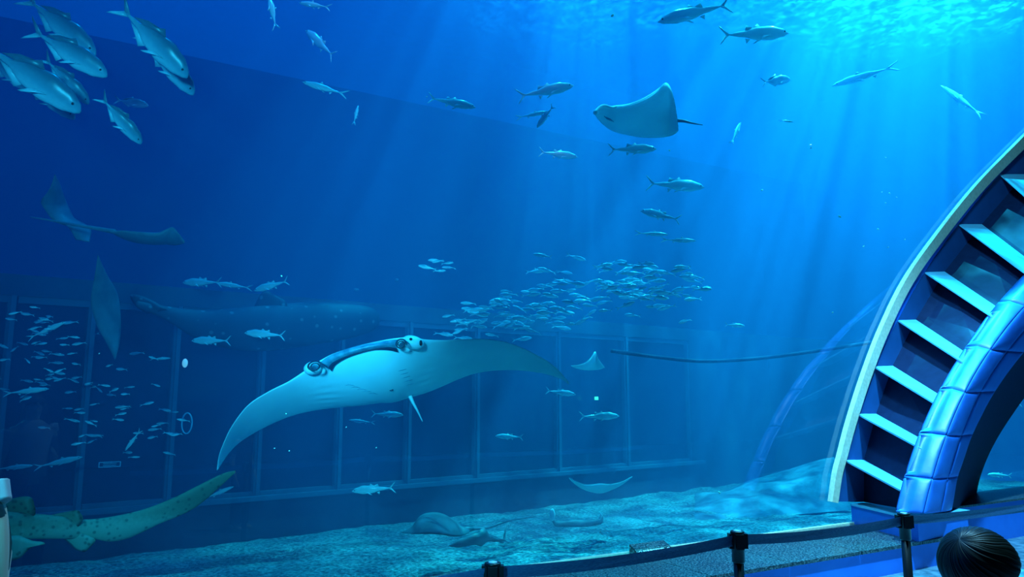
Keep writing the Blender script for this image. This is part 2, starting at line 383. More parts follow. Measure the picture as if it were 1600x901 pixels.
# pale outer edging, running up the acrylic
Epx = [(1297, 783), (1303, 740), (1310, 712), (1325, 655), (1349, 580), (1376, 510), (1413, 435), (1462, 365), (1522, 290), (1585, 225), (1660, 150), (1740, 75)]
Eo = spline([onG(u, v, 0.05) for u, v in Epx], 60)
def band(curve, offs_list, mats, name, parent, closed=True, smooth=True):
    pass
ei = spline([onG(u + 9 + i * 0.45, v + 2 + i * 0.6, 0.05) for i, (u, v) in enumerate(Epx)], 60)
m_ = MB(); V = []
for a, b in zip(Eo, ei): V += [a + GN * -0.03, a + GN * 0.03, b + GN * 0.03, b + GN * -0.03]
Fc = [(i * 4 + k, i * 4 + (k + 1) % 4, i * 4 + 4 + (k + 1) % 4, i * 4 + 4 + k) for i in range(59) for k in range(4)] + [(0, 1, 2, 3), (236, 237, 238, 239)]
m_.add(V, Fc); m_.build('outer_edging', M['pale'], arch, smooth=False)
# blue web between the edging and the cells
Ai = spline([onG(1303, 783, 0.045)] + [A_[i] for i in range(10, 1, -1)], 60)
V = []
for a, b in zip(ei, Ai): V += [a, b]
V += [v - GN * 0.03 for v in V]
Fc = [(2 * i, 2 * i + 1, 2 * i + 3, 2 * i + 2) for i in range(59)] + [(120 + 2 * i, 120 + 2 * i + 1, 120 + 2 * i + 3, 120 + 2 * i + 2) for i in range(59)]
m_ = MB(); m_.add(V, Fc); m_.build('edge_web', M['bluepaint'], arch, smooth=False)
# padded inner rim: three strips of vinyl cushions following the inner curve
E0 = [(1418, 801), (1432, 745), (1455, 677), (1487, 607), (1527, 540), (1578, 470), (1650, 395), (1740, 320)]
E1 = [(1443, 802), (1457, 748), (1479, 680), (1508, 613), (1548, 546), (1602, 478), (1676, 408), (1762, 338)]
E2 = [(1469, 800), (1481, 746), (1502, 680), (1532, 612), (1574, 548), (1630, 484), (1706, 418), (1790, 352)]
E3 = [(1487, 797), (1497, 744), (1520, 678), (1555, 611), (1600, 550), (1658, 488), (1736, 424), (1816, 362)]
curves = [spline([onG(u, v, t) for u, v in E], 106) for E, t in ((E0, 0.96), (E1, 1.08), (E2, 1.02), (E3, 0.84))]
segs = 7; per = 15
for sgm in range(segs):
    for j in range(3):
        V = []; nu, nv = per, 8
        c0, c1 = curves[j], curves[j + 1]
        for a in range(nu + 1):
            idx = sgm * per + a
            for b in range(nv + 1):
                x, y = a / nu, b / nv
                p = c0[idx].lerp(c1[idx], y)
                bul = 0.020 * (max(0, math.sin(math.pi * x)) ** 0.28) * (max(0, math.sin(math.pi * y)) ** 0.4)
                tan = (c0[min(idx + 1, 105)] - c0[max(idx - 1, 0)]).normalized()
                nn = tan.cross(c1[idx] - c0[idx]).normalized()
                if nn.dot(GN) < 0: nn = -nn
                wr = 0.006 * noise.noise(p * 6) * (x * (1 - x) * 4) * (y * (1 - y) * 4)
                V.append(p + nn * (bul + wr))
        n0 = len(V); V += [v - GN * 0.12 - nn * 0 for v in V]
        Fc = []
        for a in range(nu):
            for b in range(nv):
                q = a * (nv + 1) + b; Fc.append((q, q + 1, q + nv + 2, q + nv + 1)); Fc.append((n0 + q, n0 + q + nv + 1, n0 + q + nv + 2, n0 + q + 1))
        rim = [b for b in range(nv + 1)] + [a * (nv + 1) + nv for a in range(1, nu + 1)] + [nu * (nv + 1) + b for b in range(nv - 1, -1, -1)] + [a * (nv + 1) for a in range(nu - 1, 0, -1)]
        for x in range(len(rim)):
            y = rim[(x + 1) % len(rim)]; Fc.append((rim[x], y, n0 + y, n0 + rim[x]))
        obj('rim_cushion', V, Fc, M['pad'], arch)
# inner cheek from the padded rim back to the glass
Fpx = [(1522, 782), (1530, 744), (1548, 700), (1575, 655), (1612, 605), (1668, 545), (1745, 480), (1825, 420)]
Fq = spline([onG(u, v, 0.04) for u, v in Fpx], 106)
m_ = MB(); V = []
for a, b in zip(curves[3], Fq): V += [a - GN * 0.02, b]
sdv = GD * 0.03; V += [v + sdv for v in V]; n0 = 212
Fc = [(2 * i, 2 * i + 1, 2 * i + 3, 2 * i + 2) for i in range(105)] + [(n0 + 2 * i, n0 + 2 * i + 2, n0 + 2 * i + 3, n0 + 2 * i + 1) for i in range(105)]
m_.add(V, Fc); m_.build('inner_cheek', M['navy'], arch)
# base block and the sill that runs on to the right
bb = MB(); bb.prism([gp(s0, 0.0), gp(s1, t1), gp(s2, t2), gp(s2 + 0.05, 0.0)], LEDGE - 0.25 + 0.25, btop - 0.02)
base = bb.build('trim_5', M['bluepaint'], smooth=False); struct(base)
bb = MB(); bb.prism([gp(s0 - .01, 0.0), gp(s1 - .02, t1 + .02), gp(s2 + .02, t2 + .02), gp(s2 + 0.07, 0.0)], btop - 0.02, btop); struct(bb.build('trim_6', M['fin'], smooth=False))
e0, e1 = onZ(1516, 819, 0.25), onZ(1600, 800, 0.25)
bb = MB(); bb.prism([gp(s2 + 0.02, 0.0), gp(s2 + 0.02, 0.55), gp(16, 0.55), gp(16, 0.0)], 0.0, btop - 0.05); struct(bb.build('trim_7', M['bluepaint'], smooth=False))
bb = MB(); bb.prism([gp(s2 + 0.02, 0.0), gp(s2 + 0.02, 0.58), gp(16, 0.58), gp(16, 0.0)], btop - 0.05, btop - 0.03); struct(bb.build('trim_8', M['granite'], smooth=False))
# ------------------------------------------------------------------ manta ray in the middle
def wing(name, top, bot, dl, dt, belly_th, back_th, mats, N=72, K=18, parent=None, sharp=0.75, bulge=None):
    """Lens-shaped ray body between a leading edge and a trailing edge (pixels), depths dl/dt: functions of 0..1 along the span."""
    L = spline([Vector((u, v, 0)) for u, v in top], N); T = spline([Vector((u, v, 0)) for u, v in bot], N)
    a3 = [P(p.x, p.y, dl(i / (N - 1))) for i, p in enumerate(L)]; b3 = [P(p.x, p.y, dt(i / (N - 1))) for i, p in enumerate(T)]
    V = []; gridb = []; gridt = []
    for i in range(N):
        sp = (a3[min(i + 1, N - 1)] - a3[max(i - 1, 0)]) + (b3[min(i + 1, N - 1)] - b3[max(i - 1, 0)])
        ch = b3[i] - a3[i]
        n = sp.cross(ch)
        if n.length < 1e-7: n = Vector((0, -1, -0.5))
        n.normalize()
        if n.dot(EYE - a3[i]) < 0: n = -n
        x = i / (N - 1); rb, rt = [], []
        for j in range(K + 1):
            c = j / K; prof = (4 * c * (1 - c)) ** sharp * (1.25 - 0.5 * c)
            m = a3[i].lerp(b3[i], c)
            ex = bulge(x, c) if bulge else 0
            if j in (0, K): V.append(m); rb.append(len(V) - 1); rt.append(len(V) - 1)
            else:
                V.append(m + n * (belly_th(x) * prof + ex)); rb.append(len(V) - 1)
                V.append(m - n * back_th(x) * prof); rt.append(len(V) - 1)
        gridb.append(rb); gridt.append(rt)
    Fc = []; mi = []
    for i in range(N - 1):
        for j in range(K):
            Fc.append((gridb[i][j], gridb[i][j + 1], gridb[i + 1][j + 1], gridb[i + 1][j])); mi.append(0)
            Fc.append((gridt[i][j], gridt[i + 1][j], gridt[i + 1][j + 1], gridt[i][j + 1])); mi.append(1)
    for g0 in (0, N - 1):
        r = gridb[g0] + gridt[g0][-2:0:-1]
        if (a3[g0] - b3[g0]).length > 1e-4: Fc.append(tuple(r)); mi.append(0)
    o = obj(name, V, Fc, mats, parent, True, mi)
    return o
mtop = [(339, 734), (342, 712), (350, 690), (363, 664), (388, 632), (420, 611), (450, 596), (476, 579), (500, 563), (524, 551), (560, 540), (596, 532), (620, 528), (645, 526), (664, 530), (690, 531), (720, 530), (750, 529), (780, 532), (805, 539), (830, 550), (852, 562), (872, 577), (889, 599)]
mbot = [(339, 734), (344, 728), (356, 710), (372, 693), (396, 677), (425, 662), (455, 650), (482, 643), (506, 639), (530, 636), (560, 633), (590, 629), (615, 628), (640, 621), (665, 614), (690, 604), (715, 593), (740, 584), (770, 579), (800, 578), (828, 580), (852, 584), (872, 590), (889, 599)]
def dlead(x): return 6.35 + 0.95 * x - 0.30 * math.exp(-((x - 0.47) / 0.18) ** 2) + 0.1 * abs(x - 0.5)
def dtrail(x): return dlead(x) + 0.85 * math.sin(math.pi * min(1, max(0, x))) ** 0.8
def bth(x): return 0.012 + 0.15 * math.exp(-((x - 0.47) / 0.15) ** 2)
def tth(x): return 0.010 + 0.10 * math.exp(-((x - 0.47) / 0.13) ** 2)
def ribs(x, c):
    out = 0
    for sx in (0.36, 0.60):
        g = math.exp(-((x - sx) / 0.035) ** 2) * math.exp(-((c - 0.55) / 0.22) ** 2)
        out += 0.003 * g * math.sin(c * 46)
    return out
manta = wing('manta_ray', mtop, mbot, dlead, dtrail, bth, tth, [M['ray_belly'], M['ray_back']], 130, 40, bulge=ribs)
tag(manta, 'large pale-bellied manta ray in the centre with curled head fins and drooping wings', 'manta ray')
dg = bpy.context.evaluated_depsgraph_get()
from mathutils.bvhtree import BVHTree
bvh = BVHTree.FromPolygons([manta.matrix_world @ v.co for v in manta.data.vertices], [p.vertices[:] for p in manta.data.polygons])
def onM(u, v, lift=0.004, fallback=6.6):
    r = (P(u, v, 1) - EYE).normalized(); h = bvh.ray_cast(EYE, r)
    if h[0] is None: return P(u, v, fallback)
    return h[0] - r * lift
# upper jaw band with the dark mouth opening below it
ju = [(500, 566), (512, 557), (530, 549), (556, 541), (584, 535), (608, 531), (622, 530)]
jl = [(514, 577), (522, 567), (538, 558), (558, 551), (584, 545), (606, 543), (620, 545)]
def strip(u_list, l_list, name, m, parent, lift=0.006, th=0.03, N=40, K=6):
    U = spline([Vector((a, b, 0)) for a, b in u_list], N); Lw = spline([Vector((a, b, 0)) for a, b in l_list], N)
    V = []; 
    for i in range(N):
        for j in range(K + 1):
            c = j / K; p = U[i].lerp(Lw[i], c); q = onM(p.x, p.y, 0.002)
            r = (EYE - q).normalized(); V.append(q + r * (lift + th * math.sin(math.pi * c) * math.sin(math.pi * (0.04 + 0.92 * i / (N - 1))) ** 0.5))
    n0 = len(V); V += [v - (EYE - v).normalized() * (lift + 0.03) for v in V]; Fc = []
    for i in range(N - 1):
        for j in range(K):
            q = i * (K + 1) + j; Fc.append((q, q + 1, q + K + 2, q + K + 1)); Fc.append((n0 + q, n0 + q + K + 1, n0 + q + K + 2, n0 + q + 1))
    return obj(name, V, Fc, m, parent)
strip(ju, jl, 'upper_jaw', M['ray_mid'], manta, 0.004, 0.03)
strip([(513, 574), (520, 566), (537, 557.5), (558, 550.5), (584, 544.5), (606, 542), (620, 544)], [(518, 580), (523.5, 570), (539, 560), (559, 552.5), (584, 546.5), (606, 546.5), (622, 550)], 'mouth', M['ray_dark'], manta, 0.034, 0.008)
def curl(cu, cv, ru, rv, rotdeg, d):
    """A head fin rolled into a spiral, seen end on."""
    c = P(cu, cv, d); a = R(rotdeg); ax = (RT * math.cos(a) + UP * math.sin(a)); ay = (-RT * math.sin(a) + UP * math.cos(a)); vd = (EYE - c).normalized()
    k = d / F
    N = 54; Wd = 7; V = []
    for i in range(N):
        g = i / (N - 1) * math.pi * 3.3; sc = 1 - 0.17 * g / math.pi
        for j in range(Wd):
            y = j / (Wd - 1); fl_ = 1 + 0.10 * math.cos(math.pi * y) - 0.10
            p = c + ax * (ru * k * sc * fl_ * math.cos(g)) + ay * (rv * k * sc * fl_ * math.sin(g)) + vd * (0.02 + 0.10 * (y - 0.6))
            V.append(p)
    n0 = len(V); V += [c + (v - c) * 0.86 + vd * 0.0 for v in V]; Fc = []
    for i in range(N - 1):
        for j in range(Wd - 1):
            q = i * Wd + j; Fc.append((q, q + 1, q + Wd + 1, q + Wd)); Fc.append((n0 + q, n0 + q + Wd, n0 + q + Wd + 1, n0 + q + 1))
        q = i * Wd + Wd - 1; Fc.append((q, n0 + q, n0 + q + Wd, q + Wd))
        q = i * Wd; Fc.append((q, q + Wd, n0 + q + Wd, n0 + q))
    o = obj('cephalic_fin', V, Fc, M['ray_dark'], manta)
    m_ = MB(); m_.ball(c + vd * 0.01, ru * k * 0.62, 0.03, rv * k * 0.55, 14); m_.build('fin_tip', M['ray_mid'], o)
    return o
rc = Matrix.Rotation(R(-12), 3, 'Y')
m_ = MB(); k = 6.35 / F; m_.ball(P(489, 575, 6.52), 14.5 * k, 0.09, 11 * k, 20, rot=rc); m_.build('head_lobe', M['ray_belly'], manta)
curl(491.5, 572.0, 14.0, 9.8, 8, 6.32)
m_ = MB(); k = 6.55 / F; m_.ball(P(645, 535, 6.66), 18 * k, 0.10, 11 * k, 20, rot=Matrix.Rotation(R(14), 3, 'Y')); m_.build('head_lobe', M['ray_belly'], manta)
curl(626.5, 537.5, 10.5, 10, 0, 6.42)
for u, v, ru, rv, dd in ((642, 529.5, 2.6, 2.2, 6.56), (657.5, 535.5, 2.6, 4.6, 6.60)):
    m_ = MB(); k = 6.6 / F; m_.ball(P(u, v, dd), ru * k, 0.02, rv * k, 12); m_.build('eye', M['eye'], manta)
def slit(pts, wpx, name='gill_slit', m=None):
    m_ = MB(); q = [onM(u, v, 0.003) for u, v in pts]; n = len(q)
    m_.tube(q, [wpx * 6.8 / F * (0.3 + 0.7 * math.sin(math.pi * i / (n - 1))) for i in range(n)], 6); m_.build(name, m or M['ray_mid'], manta)
for i in range(5):
    x = 540 + i * 9; y = 601 + i * 3.3
    slit([(x, y + 1), (x + 4, y - 0.3), (x + 9, y), (x + 14, y + 1.5)], 0.45)
for i in range(5):
    x = 622 + i * 3; y = 578 + i * 5.5
    slit([(x, y + 2), (x + 4, y + 0.5), (x + 9, y - 0.5), (x + 13, y - 2)], 0.45)
m_ = MB(); m_.ball(onM(611, 609, 0.0), 3.6 * 6.9 / F, 0.008, 1.8 * 6.9 / F, 12); m_.build('vent', M['ray_dark'], manta)
tl = spline([P(640, 617, 7.4), P(646, 630, 7.35), (P(653, 643, 7.25)), P(660, 658, 7.15)], 14)
m_ = MB(); m_.tube(tl, [0.018 * (1 - i / 13.5) + 0.003 for i in range(14)], 8); m_.build('tail', M['ray_belly'], manta)

# ------------------------------------------------------------------ other rays
def lin(a, b): return lambda x: a + (b - a) * x
def simple_ray(name, top, bot, d0, d1, extra, th, mats, label, cat='ray', tail=None, dm=0.0, group=None):
    o = wing(name, top, bot, lambda x: d0 + (d1 - d0) * x - dm * math.sin(math.pi * x), lambda x: d0 + (d1 - d0) * x + extra * math.sin(math.pi * x),
             lambda x: 0.006 + th * math.sin(math.pi * x) ** 1.2, lambda x: 0.005 + 0.6 * th * math.sin(math.pi * x) ** 1.2, mats, 48, 14)
    tag(o, label, cat, group)
    if tail:
        q = spline([P(*p) for p in tail], 16); m_ = MB(); m_.tube(q, [0.022 * (1 - i / 16.5) + 0.003 for i in range(16)], 7); m_.build('tail', mats[1], o)
    return o
r2 = simple_ray('manta_ray', [(928, 177), (934, 168), (944, 164), (962, 166), (985, 163), (1008, 154), (1025, 143), (1041, 129), (1052, 150), (1060, 204)],
    [(928, 177), (935, 187), (944, 196), (958, 205), (980, 211), (1005, 215), (1030, 215), (1045, 213), (1055, 209), (1060, 204)], 7.9, 8.5, 0.5, 0.09, [M['ray_belly'], M['ray_back']],
    'pale manta ray banking with one wing raised near the surface, right of centre', 'manta ray', [(1052, 188, 8.6), (1068, 189, 8.6), (1080, 192, 8.6), (1098, 195, 8.6)])
m_ = MB(); q = spline([P(u, v, 7.85 + 0.6 * i / 9) for i, (u, v) in enumerate([(929, 177), (935, 169), (944, 165), (955, 168), (962, 167), (980, 165), (1000, 158), (1015, 150), (1028, 141), (1040, 130)])], 40)
m_.tube(q, [0.016] * 36 + [0.012, 0.009, 0.006, 0.004], 8); m_.ball(P(931, 175, 7.84), 0.028, n=10); m_.build('edge_highlight', M['white'], r2)  # white tube added to imitate top light along the wing edge
for i in range(4):
    m_ = MB(); m_.tube([P(944 + i * 3, 181 + i * 1.2, 7.84), P(950 + i * 3, 187 + i * 1.2, 7.86)], 0.005, 6); m_.build('gill_slit', M['ray_mid'], r2)
simple_ray('eagle_ray', [(892, 571), (905, 570), (916, 566), (924, 558), (930, 549), (935, 560), (945, 574)], [(892, 571), (900, 575), (910, 577.5), (920, 578.5), (930, 578), (938, 577), (945, 574)], 9.3, 9.6, 0.3, 0.04,
    [M['ray_belly'], M['greyray']], 'small pale ray with pointed wing raised, right of the big manta wingtip')
simple_ray('eagle_ray', [(889, 746), (898, 751), (912, 757), (925, 757), (938, 755), (955, 756), (972, 752), (988, 744)], [(889, 746), (897, 754), (910, 762), (925, 768), (940, 770), (956, 764), (972, 756), (988, 744)], 9.3, 9.9, 0.3, 0.04,
    [M['ray_belly'], M['greyray']], 'ray with both wings lifted in a shallow V above the sand')
simple_ray('stingray', [(627, 832), (645, 822), (657, 806), (672, 801), (690, 803), (706, 812), (720, 822), (738, 829)], [(627, 832), (645, 834), (660, 834), (680, 834), (696, 836), (710, 838), (724, 836), (738, 829)], 7.9, 8.4, -0.5, 0.05,
    [M['greyray'], M['greyray']], 'domed dark stingray gliding just over the sand below the manta', tail=[(726, 826, 8.6), (760, 824, 8.9), (800, 812, 9.2), (838, 807, 9.4)])
gr = simple_ray('guitarfish', [(700, 853), (716, 842), (730, 836), (745, 830), (756, 824), (762, 834), (775, 840), (790, 842)], [(700, 853), (716, 855), (728, 853), (742, 851), (752, 853), (762, 846), (775, 846), (790, 845)], 7.7, 8.2, -0.1, 0.04,
    [M['greyray'], M['greyray']], 'grey guitarfish resting on the sand beside the domed stingray', 'guitarfish', tail=[(762, 836, 8.1), (778, 842, 8.2), (786, 846, 8.3), (790, 828, 8.4), (794, 816, 8.5)])
g2 = simple_ray('guitarfish', [(862, 806), (866, 812), (880, 814), (897, 812), (915, 814), (930, 812), (938, 808), (942, 806)], [(862, 812), (868, 822), (880, 823), (897, 823), (915, 823), (930, 821), (938, 819), (942, 816)], 9.0, 9.6, -0.1, 0.04,
    [M['greyray'], M['greyray']], 'dark ray lying on the sand with one pale fin tip held upright', 'ray')
m_ = MB(); m_.ball(P(863, 804, 9.0), 0.035, 0.015, 0.075, 12); m_.build('fin_tip', M['ray_belly'], g2)
m_ = MB(); m_.tube([P(936, 812, 9.5), P(940, 804, 9.5), P(937, 799, 9.5)], [0.02, 0.015, 0.004], 8); m_.build('fin_tip', M['ray_belly'], g2)
# faint animals at the far left
simple_ray('eagle_ray', [(172, 362), (190, 360), (210, 362), (232, 364), (248, 364), (262, 357), (272, 356), (288, 376)], [(172, 362), (190, 372), (210, 378), (232, 380), (248, 381), (262, 382), (275, 383), (288, 380)], 7.3, 7.5, 0.3, 0.05,
    [M['greyray'], M['greyray']], 'dark ray with a long stiff tail trailing left, far left mid-water', tail=[(180, 362, 7.4), (140, 355, 7.4), (95, 347, 7.4), (48, 339, 7.4)])
simple_ray('cownose_ray', [(86, 272), (80, 290), (74, 300), (64, 315), (72, 330), (84, 345), (104, 352), (118, 374)], [(86, 272), (93, 285), (100, 305), (108, 325), (120, 345), (136, 352), (143, 360), (140, 378)], 7.5, 7.8, 0.4, 0.05,
    [M['greyray'], M['greyray']], 'faint pale ray turned edge-up with its wing pointing at the surface, far left')

simple_ray('cownose_ray', [(153, 398), (148, 430), (142, 470), (150, 505), (166, 535), (180, 562)], [(153, 398), (168, 430), (184, 460), (189, 500), (187, 535), (180, 562)], 7.4, 7.8, 0.3, 0.04,
    [M['greyray'], M['greyray']], 'faint pale ray hanging upright above the left school, lower of two')
# ------------------------------------------------------------------ zebra shark at the lower left
def sh_d(u): return 5.15 + max(0, u) / 368 * 0.95
stn = [(-150, 812, 832), (-110, 800, 842), (-60, 797, 846), (-20, 798, 845), (20, 800, 842), (55, 803, 841), (90, 806, 841), (125, 811, 841), (150, 810, 842), (175, 806.5, 845.5), (200, 801.5, 841), (225, 795, 830), (250, 786, 818), (275, 775.5, 808), (300, 763, 796), (322, 752, 780), (342, 742, 762), (356, 737, 749), (368, 735, 738)]
tops = spline([Vector((a, b, 0)) for a, b, c in stn], 90); bots = spline([Vector((a, c, 0)) for a, b, c in stn], 90)
V = []; Fc = []; n = 16
for a, b in zip(tops, bots):
    d = sh_d(a.x); pa, pb = P(a.x, a.y, d), P(b.x, b.y, d); c = (pa + pb) / 2; h = (pb - pa) / 2
    u01 = min(1, max(0, (a.x - 60) / 300)); wd = h.length * (0.95 - 0.75 * u01)
    for k in range(n):
        g = 2 * math.pi * k / n; V.append(c + h * math.cos(g) + FW * (wd * math.sin(g)))
for i in range(89):
    for k in range(n): Fc.append((i * n + k, i * n + (k + 1) % n, (i + 1) * n + (k + 1) % n, (i + 1) * n + k))
Fc += [tuple(range(n)), tuple(range(89 * n, 90 * n))]
def zebra_skin():
    m = countershade('zebra_shark_skin', (0.07, 0.14, 0.09), (0.11, 0.21, 0.14), (0.22, 0.40, 0.30), -0.12, 0.10, 0.6, 40, 0.3)
    b = m.node_tree.nodes['Principled BSDF']; src = b.inputs['Base Color'].links[0].from_socket
    tc = nd(m, 'ShaderNodeTexCoord'); vo = nd(m, 'ShaderNodeTexVoronoi'); vo.inputs['Scale'].default_value = 22; lk(m, tc.outputs['Object'], vo.inputs['Vector'])
    r = nd(m, 'ShaderNodeValToRGB'); r.color_ramp.elements[0].position = 0.16; r.color_ramp.elements[1].position = 0.34
    r.color_ramp.elements[0].color = (0.35, 0.4, 0.4, 1); r.color_ramp.elements[1].color = (1, 1, 1, 1); lk(m, vo.outputs['Distance'], r.inputs[0])
    mx = nd(m, 'ShaderNodeMixRGB', blend_type='MULTIPLY'); mx.inputs[0].default_value = 0.9; lk(m, src, mx.inputs[1]); lk(m, r.outputs[0], mx.inputs[2]); lk(m, mx.outputs[0], b.inputs['Base Color'])
    return m
M['zebra'] = zebra_skin()
def fin_plate(V, Fc, outline, d, th, tilt=0.0, root=None):
    """Thin lens-shaped fin from an outline in pixels, swelling in the middle."""
    pts = [P(u, v, d + tilt * max(0, (v - root)) / 40 if root else d) for u, v in outline]; c = sum(pts, Vector()) / len(pts); k = len(V); n = len(pts)
    V += pts + [c + (p - c) * 0.6 - FW * th for p in pts] + [c + (p - c) * 0.6 + FW * th for p in pts] + [c - FW * th * 1.1, c + FW * th * 1.1]
    for i in range(n):
        j = (i + 1) % n
        Fc += [(k + i, k + j, k + n + j, k + n + i), (k + n + i, k + n + j, k + 3 * n), (k + j, k + i, k + 2 * n + i, k + 2 * n + j), (k + 2 * n + j, k + 2 * n + i, k + 3 * n + 1)]
def dense(pts, n): return [(p.x, p.y) for p in spline([Vector((a, b, 0)) for a, b in pts], n)]
fin_plate(V, Fc, dense([(-30, 806), (-10, 790), (8, 782), (25, 777), (42, 775), (50, 778), (53, 786), (53, 806), (10, 822), (-30, 822)], 26), 5.27, 0.008)
fin_plate(V, Fc, dense([(60, 808), (90, 802), (110, 798), (121, 796.5), (125, 800), (130, 811), (120, 824), (100, 828), (60, 824)], 22), 5.43, 0.006)
fin_plate(V, Fc, dense([(92, 836), (105, 846), (118, 858), (131, 862), (140, 856), (149, 842), (125, 832)], 22), 5.44, 0.008)
fin_plate(V, Fc, dense([(-20, 838), (-10, 858), (0, 875), (16, 876), (32, 871), (44, 859), (55, 852), (70, 850), (66, 846), (50, 844), (30, 836)], 28), 5.08, 0.012)
shark = obj('zebra_shark', V, Fc, M['zebra'])
tag(shark, 'spotted zebra shark with a long curved tail, swimming out of frame at the lower left', 'shark')

# ------------------------------------------------------------------ fish
def fish_mesh(name, top, bot, width, tail_h, tail_fork, m, dorsal=None, anal=None, n=14, N=26, fins=True, tail_at=0.84):
    """Length 1 along +X (snout at +0.5), back towards +Z."""
    V = []; Fc = []
    for i in range(N):
        x = i / (N - 1); X = 0.5 - x * tail_at
        zt, zb = interp(top, x), interp(bot, x); wd = interp(width, x); c = (zt + zb) / 2; h = (zt - zb) / 2
        for k in range(n):
            g = 2 * math.pi * k / n; V.append(Vector((X, wd * math.sin(g), c + h * math.cos(g))))
    for i in range(N - 1):
        for k in range(n): Fc.append((i * n + k, (i + 1) * n + k, (i + 1) * n + (k + 1) % n, i * n + (k + 1) % n))
    Fc += [tuple(range(n)), tuple(range((N - 1) * n, N * n))[::-1]]
    def plate(o, th, y=0.0, lean=0.0):
        c = Vector((sum(p[0] for p in o) / len(o), 0, sum(p[1] for p in o) / len(o))); k = len(V); q = len(o)
        for sgn in (-1, 1):
            V.extend(Vector((p[0], y + lean * (p[1] - o[0][1]) + sgn * th * (0.15 if a not in (0, q - 1) else 1), p[1])) for a, p in enumerate(o))
        V.append(c + Vector((0, y + lean * (c.z - o[0][1]) - th, 0))); V.append(c + Vector((0, y + lean * (c.z - o[0][1]) + th, 0)))
        for i in range(q):
            j = (i + 1) % q; Fc.append((k + i, k + j, k + 2 * q)); Fc.append((k + q + j, k + q + i, k + 2 * q + 1)); Fc.append((k + j, k + i, k + q + i, k + q + j))
    b = 0.5 - tail_at
    zt = (interp(top, 1) + interp(bot, 1)) / 2
    plate([(b + 0.03, zt + 0.012), (b - 0.02, zt + tail_h * 0.35), (-0.46, zt + tail_h * 0.8), (-0.5, zt + tail_h), (-0.475, zt + tail_h * 0.7), (b - tail_fork, zt), (b + 0.03, zt)], 0.006)
    plate([(b + 0.03, zt), (b - tail_fork, zt), (-0.475, zt - tail_h * 0.7), (-0.5, zt - tail_h), (-0.46, zt - tail_h * 0.8), (b - 0.02, zt - tail_h * 0.35), (b + 0.03, zt - 0.012)], 0.006)
    if dorsal: plate(dorsal, 0.005)
    if anal: plate(anal, 0.005)
    if fins:
        wz = interp(bot, 0.3)
        for sgn in (-1, 1): plate([(0.22, wz * 0.35), (0.17, wz * 0.5), (0.05, wz * 1.1), (0.02, wz * 1.15), (0.10, wz * 0.45)], 0.004, sgn * interp(width, 0.3) * 0.95, -sgn * 0.5)
    me = bpy.data.meshes.new(name); me.from_pydata(V, [], Fc); me.materials.append(m)
    for p in me.polygons: p.use_smooth = True
    bm = bmesh.new(); bm.from_mesh(me); bmesh.ops.recalc_face_normals(bm, faces=bm.faces); bm.to_mesh(me); bm.free()
    return me
jack_me = fish_mesh('trevally', [(0, 0.0), (0.06, 0.065), (0.18, 0.115), (0.38, 0.145), (0.6, 0.11), (0.85, 0.03), (1, 0.014)], [(0, -0.03), (0.06, -0.07), (0.2, -0.11), (0.42, -0.135), (0.6, -0.11), (0.85, -0.03), (1, -0.014)],
    [(0, 0.012), (0.1, 0.045), (0.35, 0.065), (0.6, 0.05), (0.9, 0.014), (1, 0.01)], 0.15, 0.04, M['jack'],
    [(0.10, 0.10), (0.02, 0.185), (-0.02, 0.15), (-0.15, 0.115), (-0.28, 0.03), (-0.1, 0.05)], [(0.0, -0.09), (-0.06, -0.165), (-0.12, -0.12), (-0.27, -0.03), (-0.15, -0.04)])
tuna_me = fish_mesh('tuna', [(0, 0.0), (0.1, 0.06), (0.3, 0.10), (0.5, 0.09), (0.75, 0.04), (1, 0.010)], [(0, -0.015), (0.1, -0.055), (0.3, -0.09), (0.5, -0.085), (0.75, -0.04), (1, -0.010)],
    [(0, 0.01), (0.15, 0.045), (0.4, 0.062), (0.7, 0.032), (1, 0.008)], 0.13, 0.02, M['tuna'],
    [(0.12, 0.07), (0.06, 0.13), (0.03, 0.095), (-0.06, 0.075), (-0.1, 0.115), (-0.13, 0.03), (0.0, 0.04)], [(-0.06, -0.07), (-0.12, -0.125), (-0.13, -0.055)], tail_at=0.88)
slim_me = fish_mesh('mackerel', [(0, 0.0), (0.1, 0.035), (0.35, 0.062), (0.6, 0.052), (0.85, 0.018), (1, 0.008)], [(0, -0.01), (0.1, -0.035), (0.35, -0.06), (0.6, -0.05), (0.85, -0.018), (1, -0.008)],
    [(0, 0.008), (0.15, 0.03), (0.4, 0.042), (0.7, 0.024), (1, 0.006)], 0.085, 0.03, M['tuna'],
    [(0.15, 0.06), (0.1, 0.095), (0.06, 0.06), (0.08, 0.05)], [(-0.1, -0.045), (-0.13, -0.08), (-0.17, -0.035)])
sard_me = fish_mesh('sardine', [(0, 0.0), (0.12, 0.07), (0.35, 0.11), (0.6, 0.085), (0.85, 0.025), (1, 0.012)], [(0, -0.02), (0.12, -0.07), (0.35, -0.105), (0.6, -0.08), (0.85, -0.025), (1, -0.012)],
    [(0, 0.01), (0.15, 0.04), (0.4, 0.05), (0.7, 0.03), (1, 0.008)], 0.11, 0.04, M['sardine'], [(0.05, 0.1), (0.0, 0.14), (-0.08, 0.08)], None, 8, 14, False)
def eye_me(r):
    m_ = MB(); m_.ball((0, 0, 0), r, r * 0.5, r, 10); me = bpy.data.meshes.new('eye'); me.from_pydata(m_.v, [], m_.f); me.materials.append(M['eye']); 
    for p in me.polygons: p.use_smooth = True
    return me
EYES = {'trevally': (eye_me(0.016), (0.42, 0.036, 0.018)), 'tuna': (eye_me(0.012), (0.43, 0.030, 0.012)), 'mackerel': (eye_me(0.010), (0.43, 0.020, 0.006))}
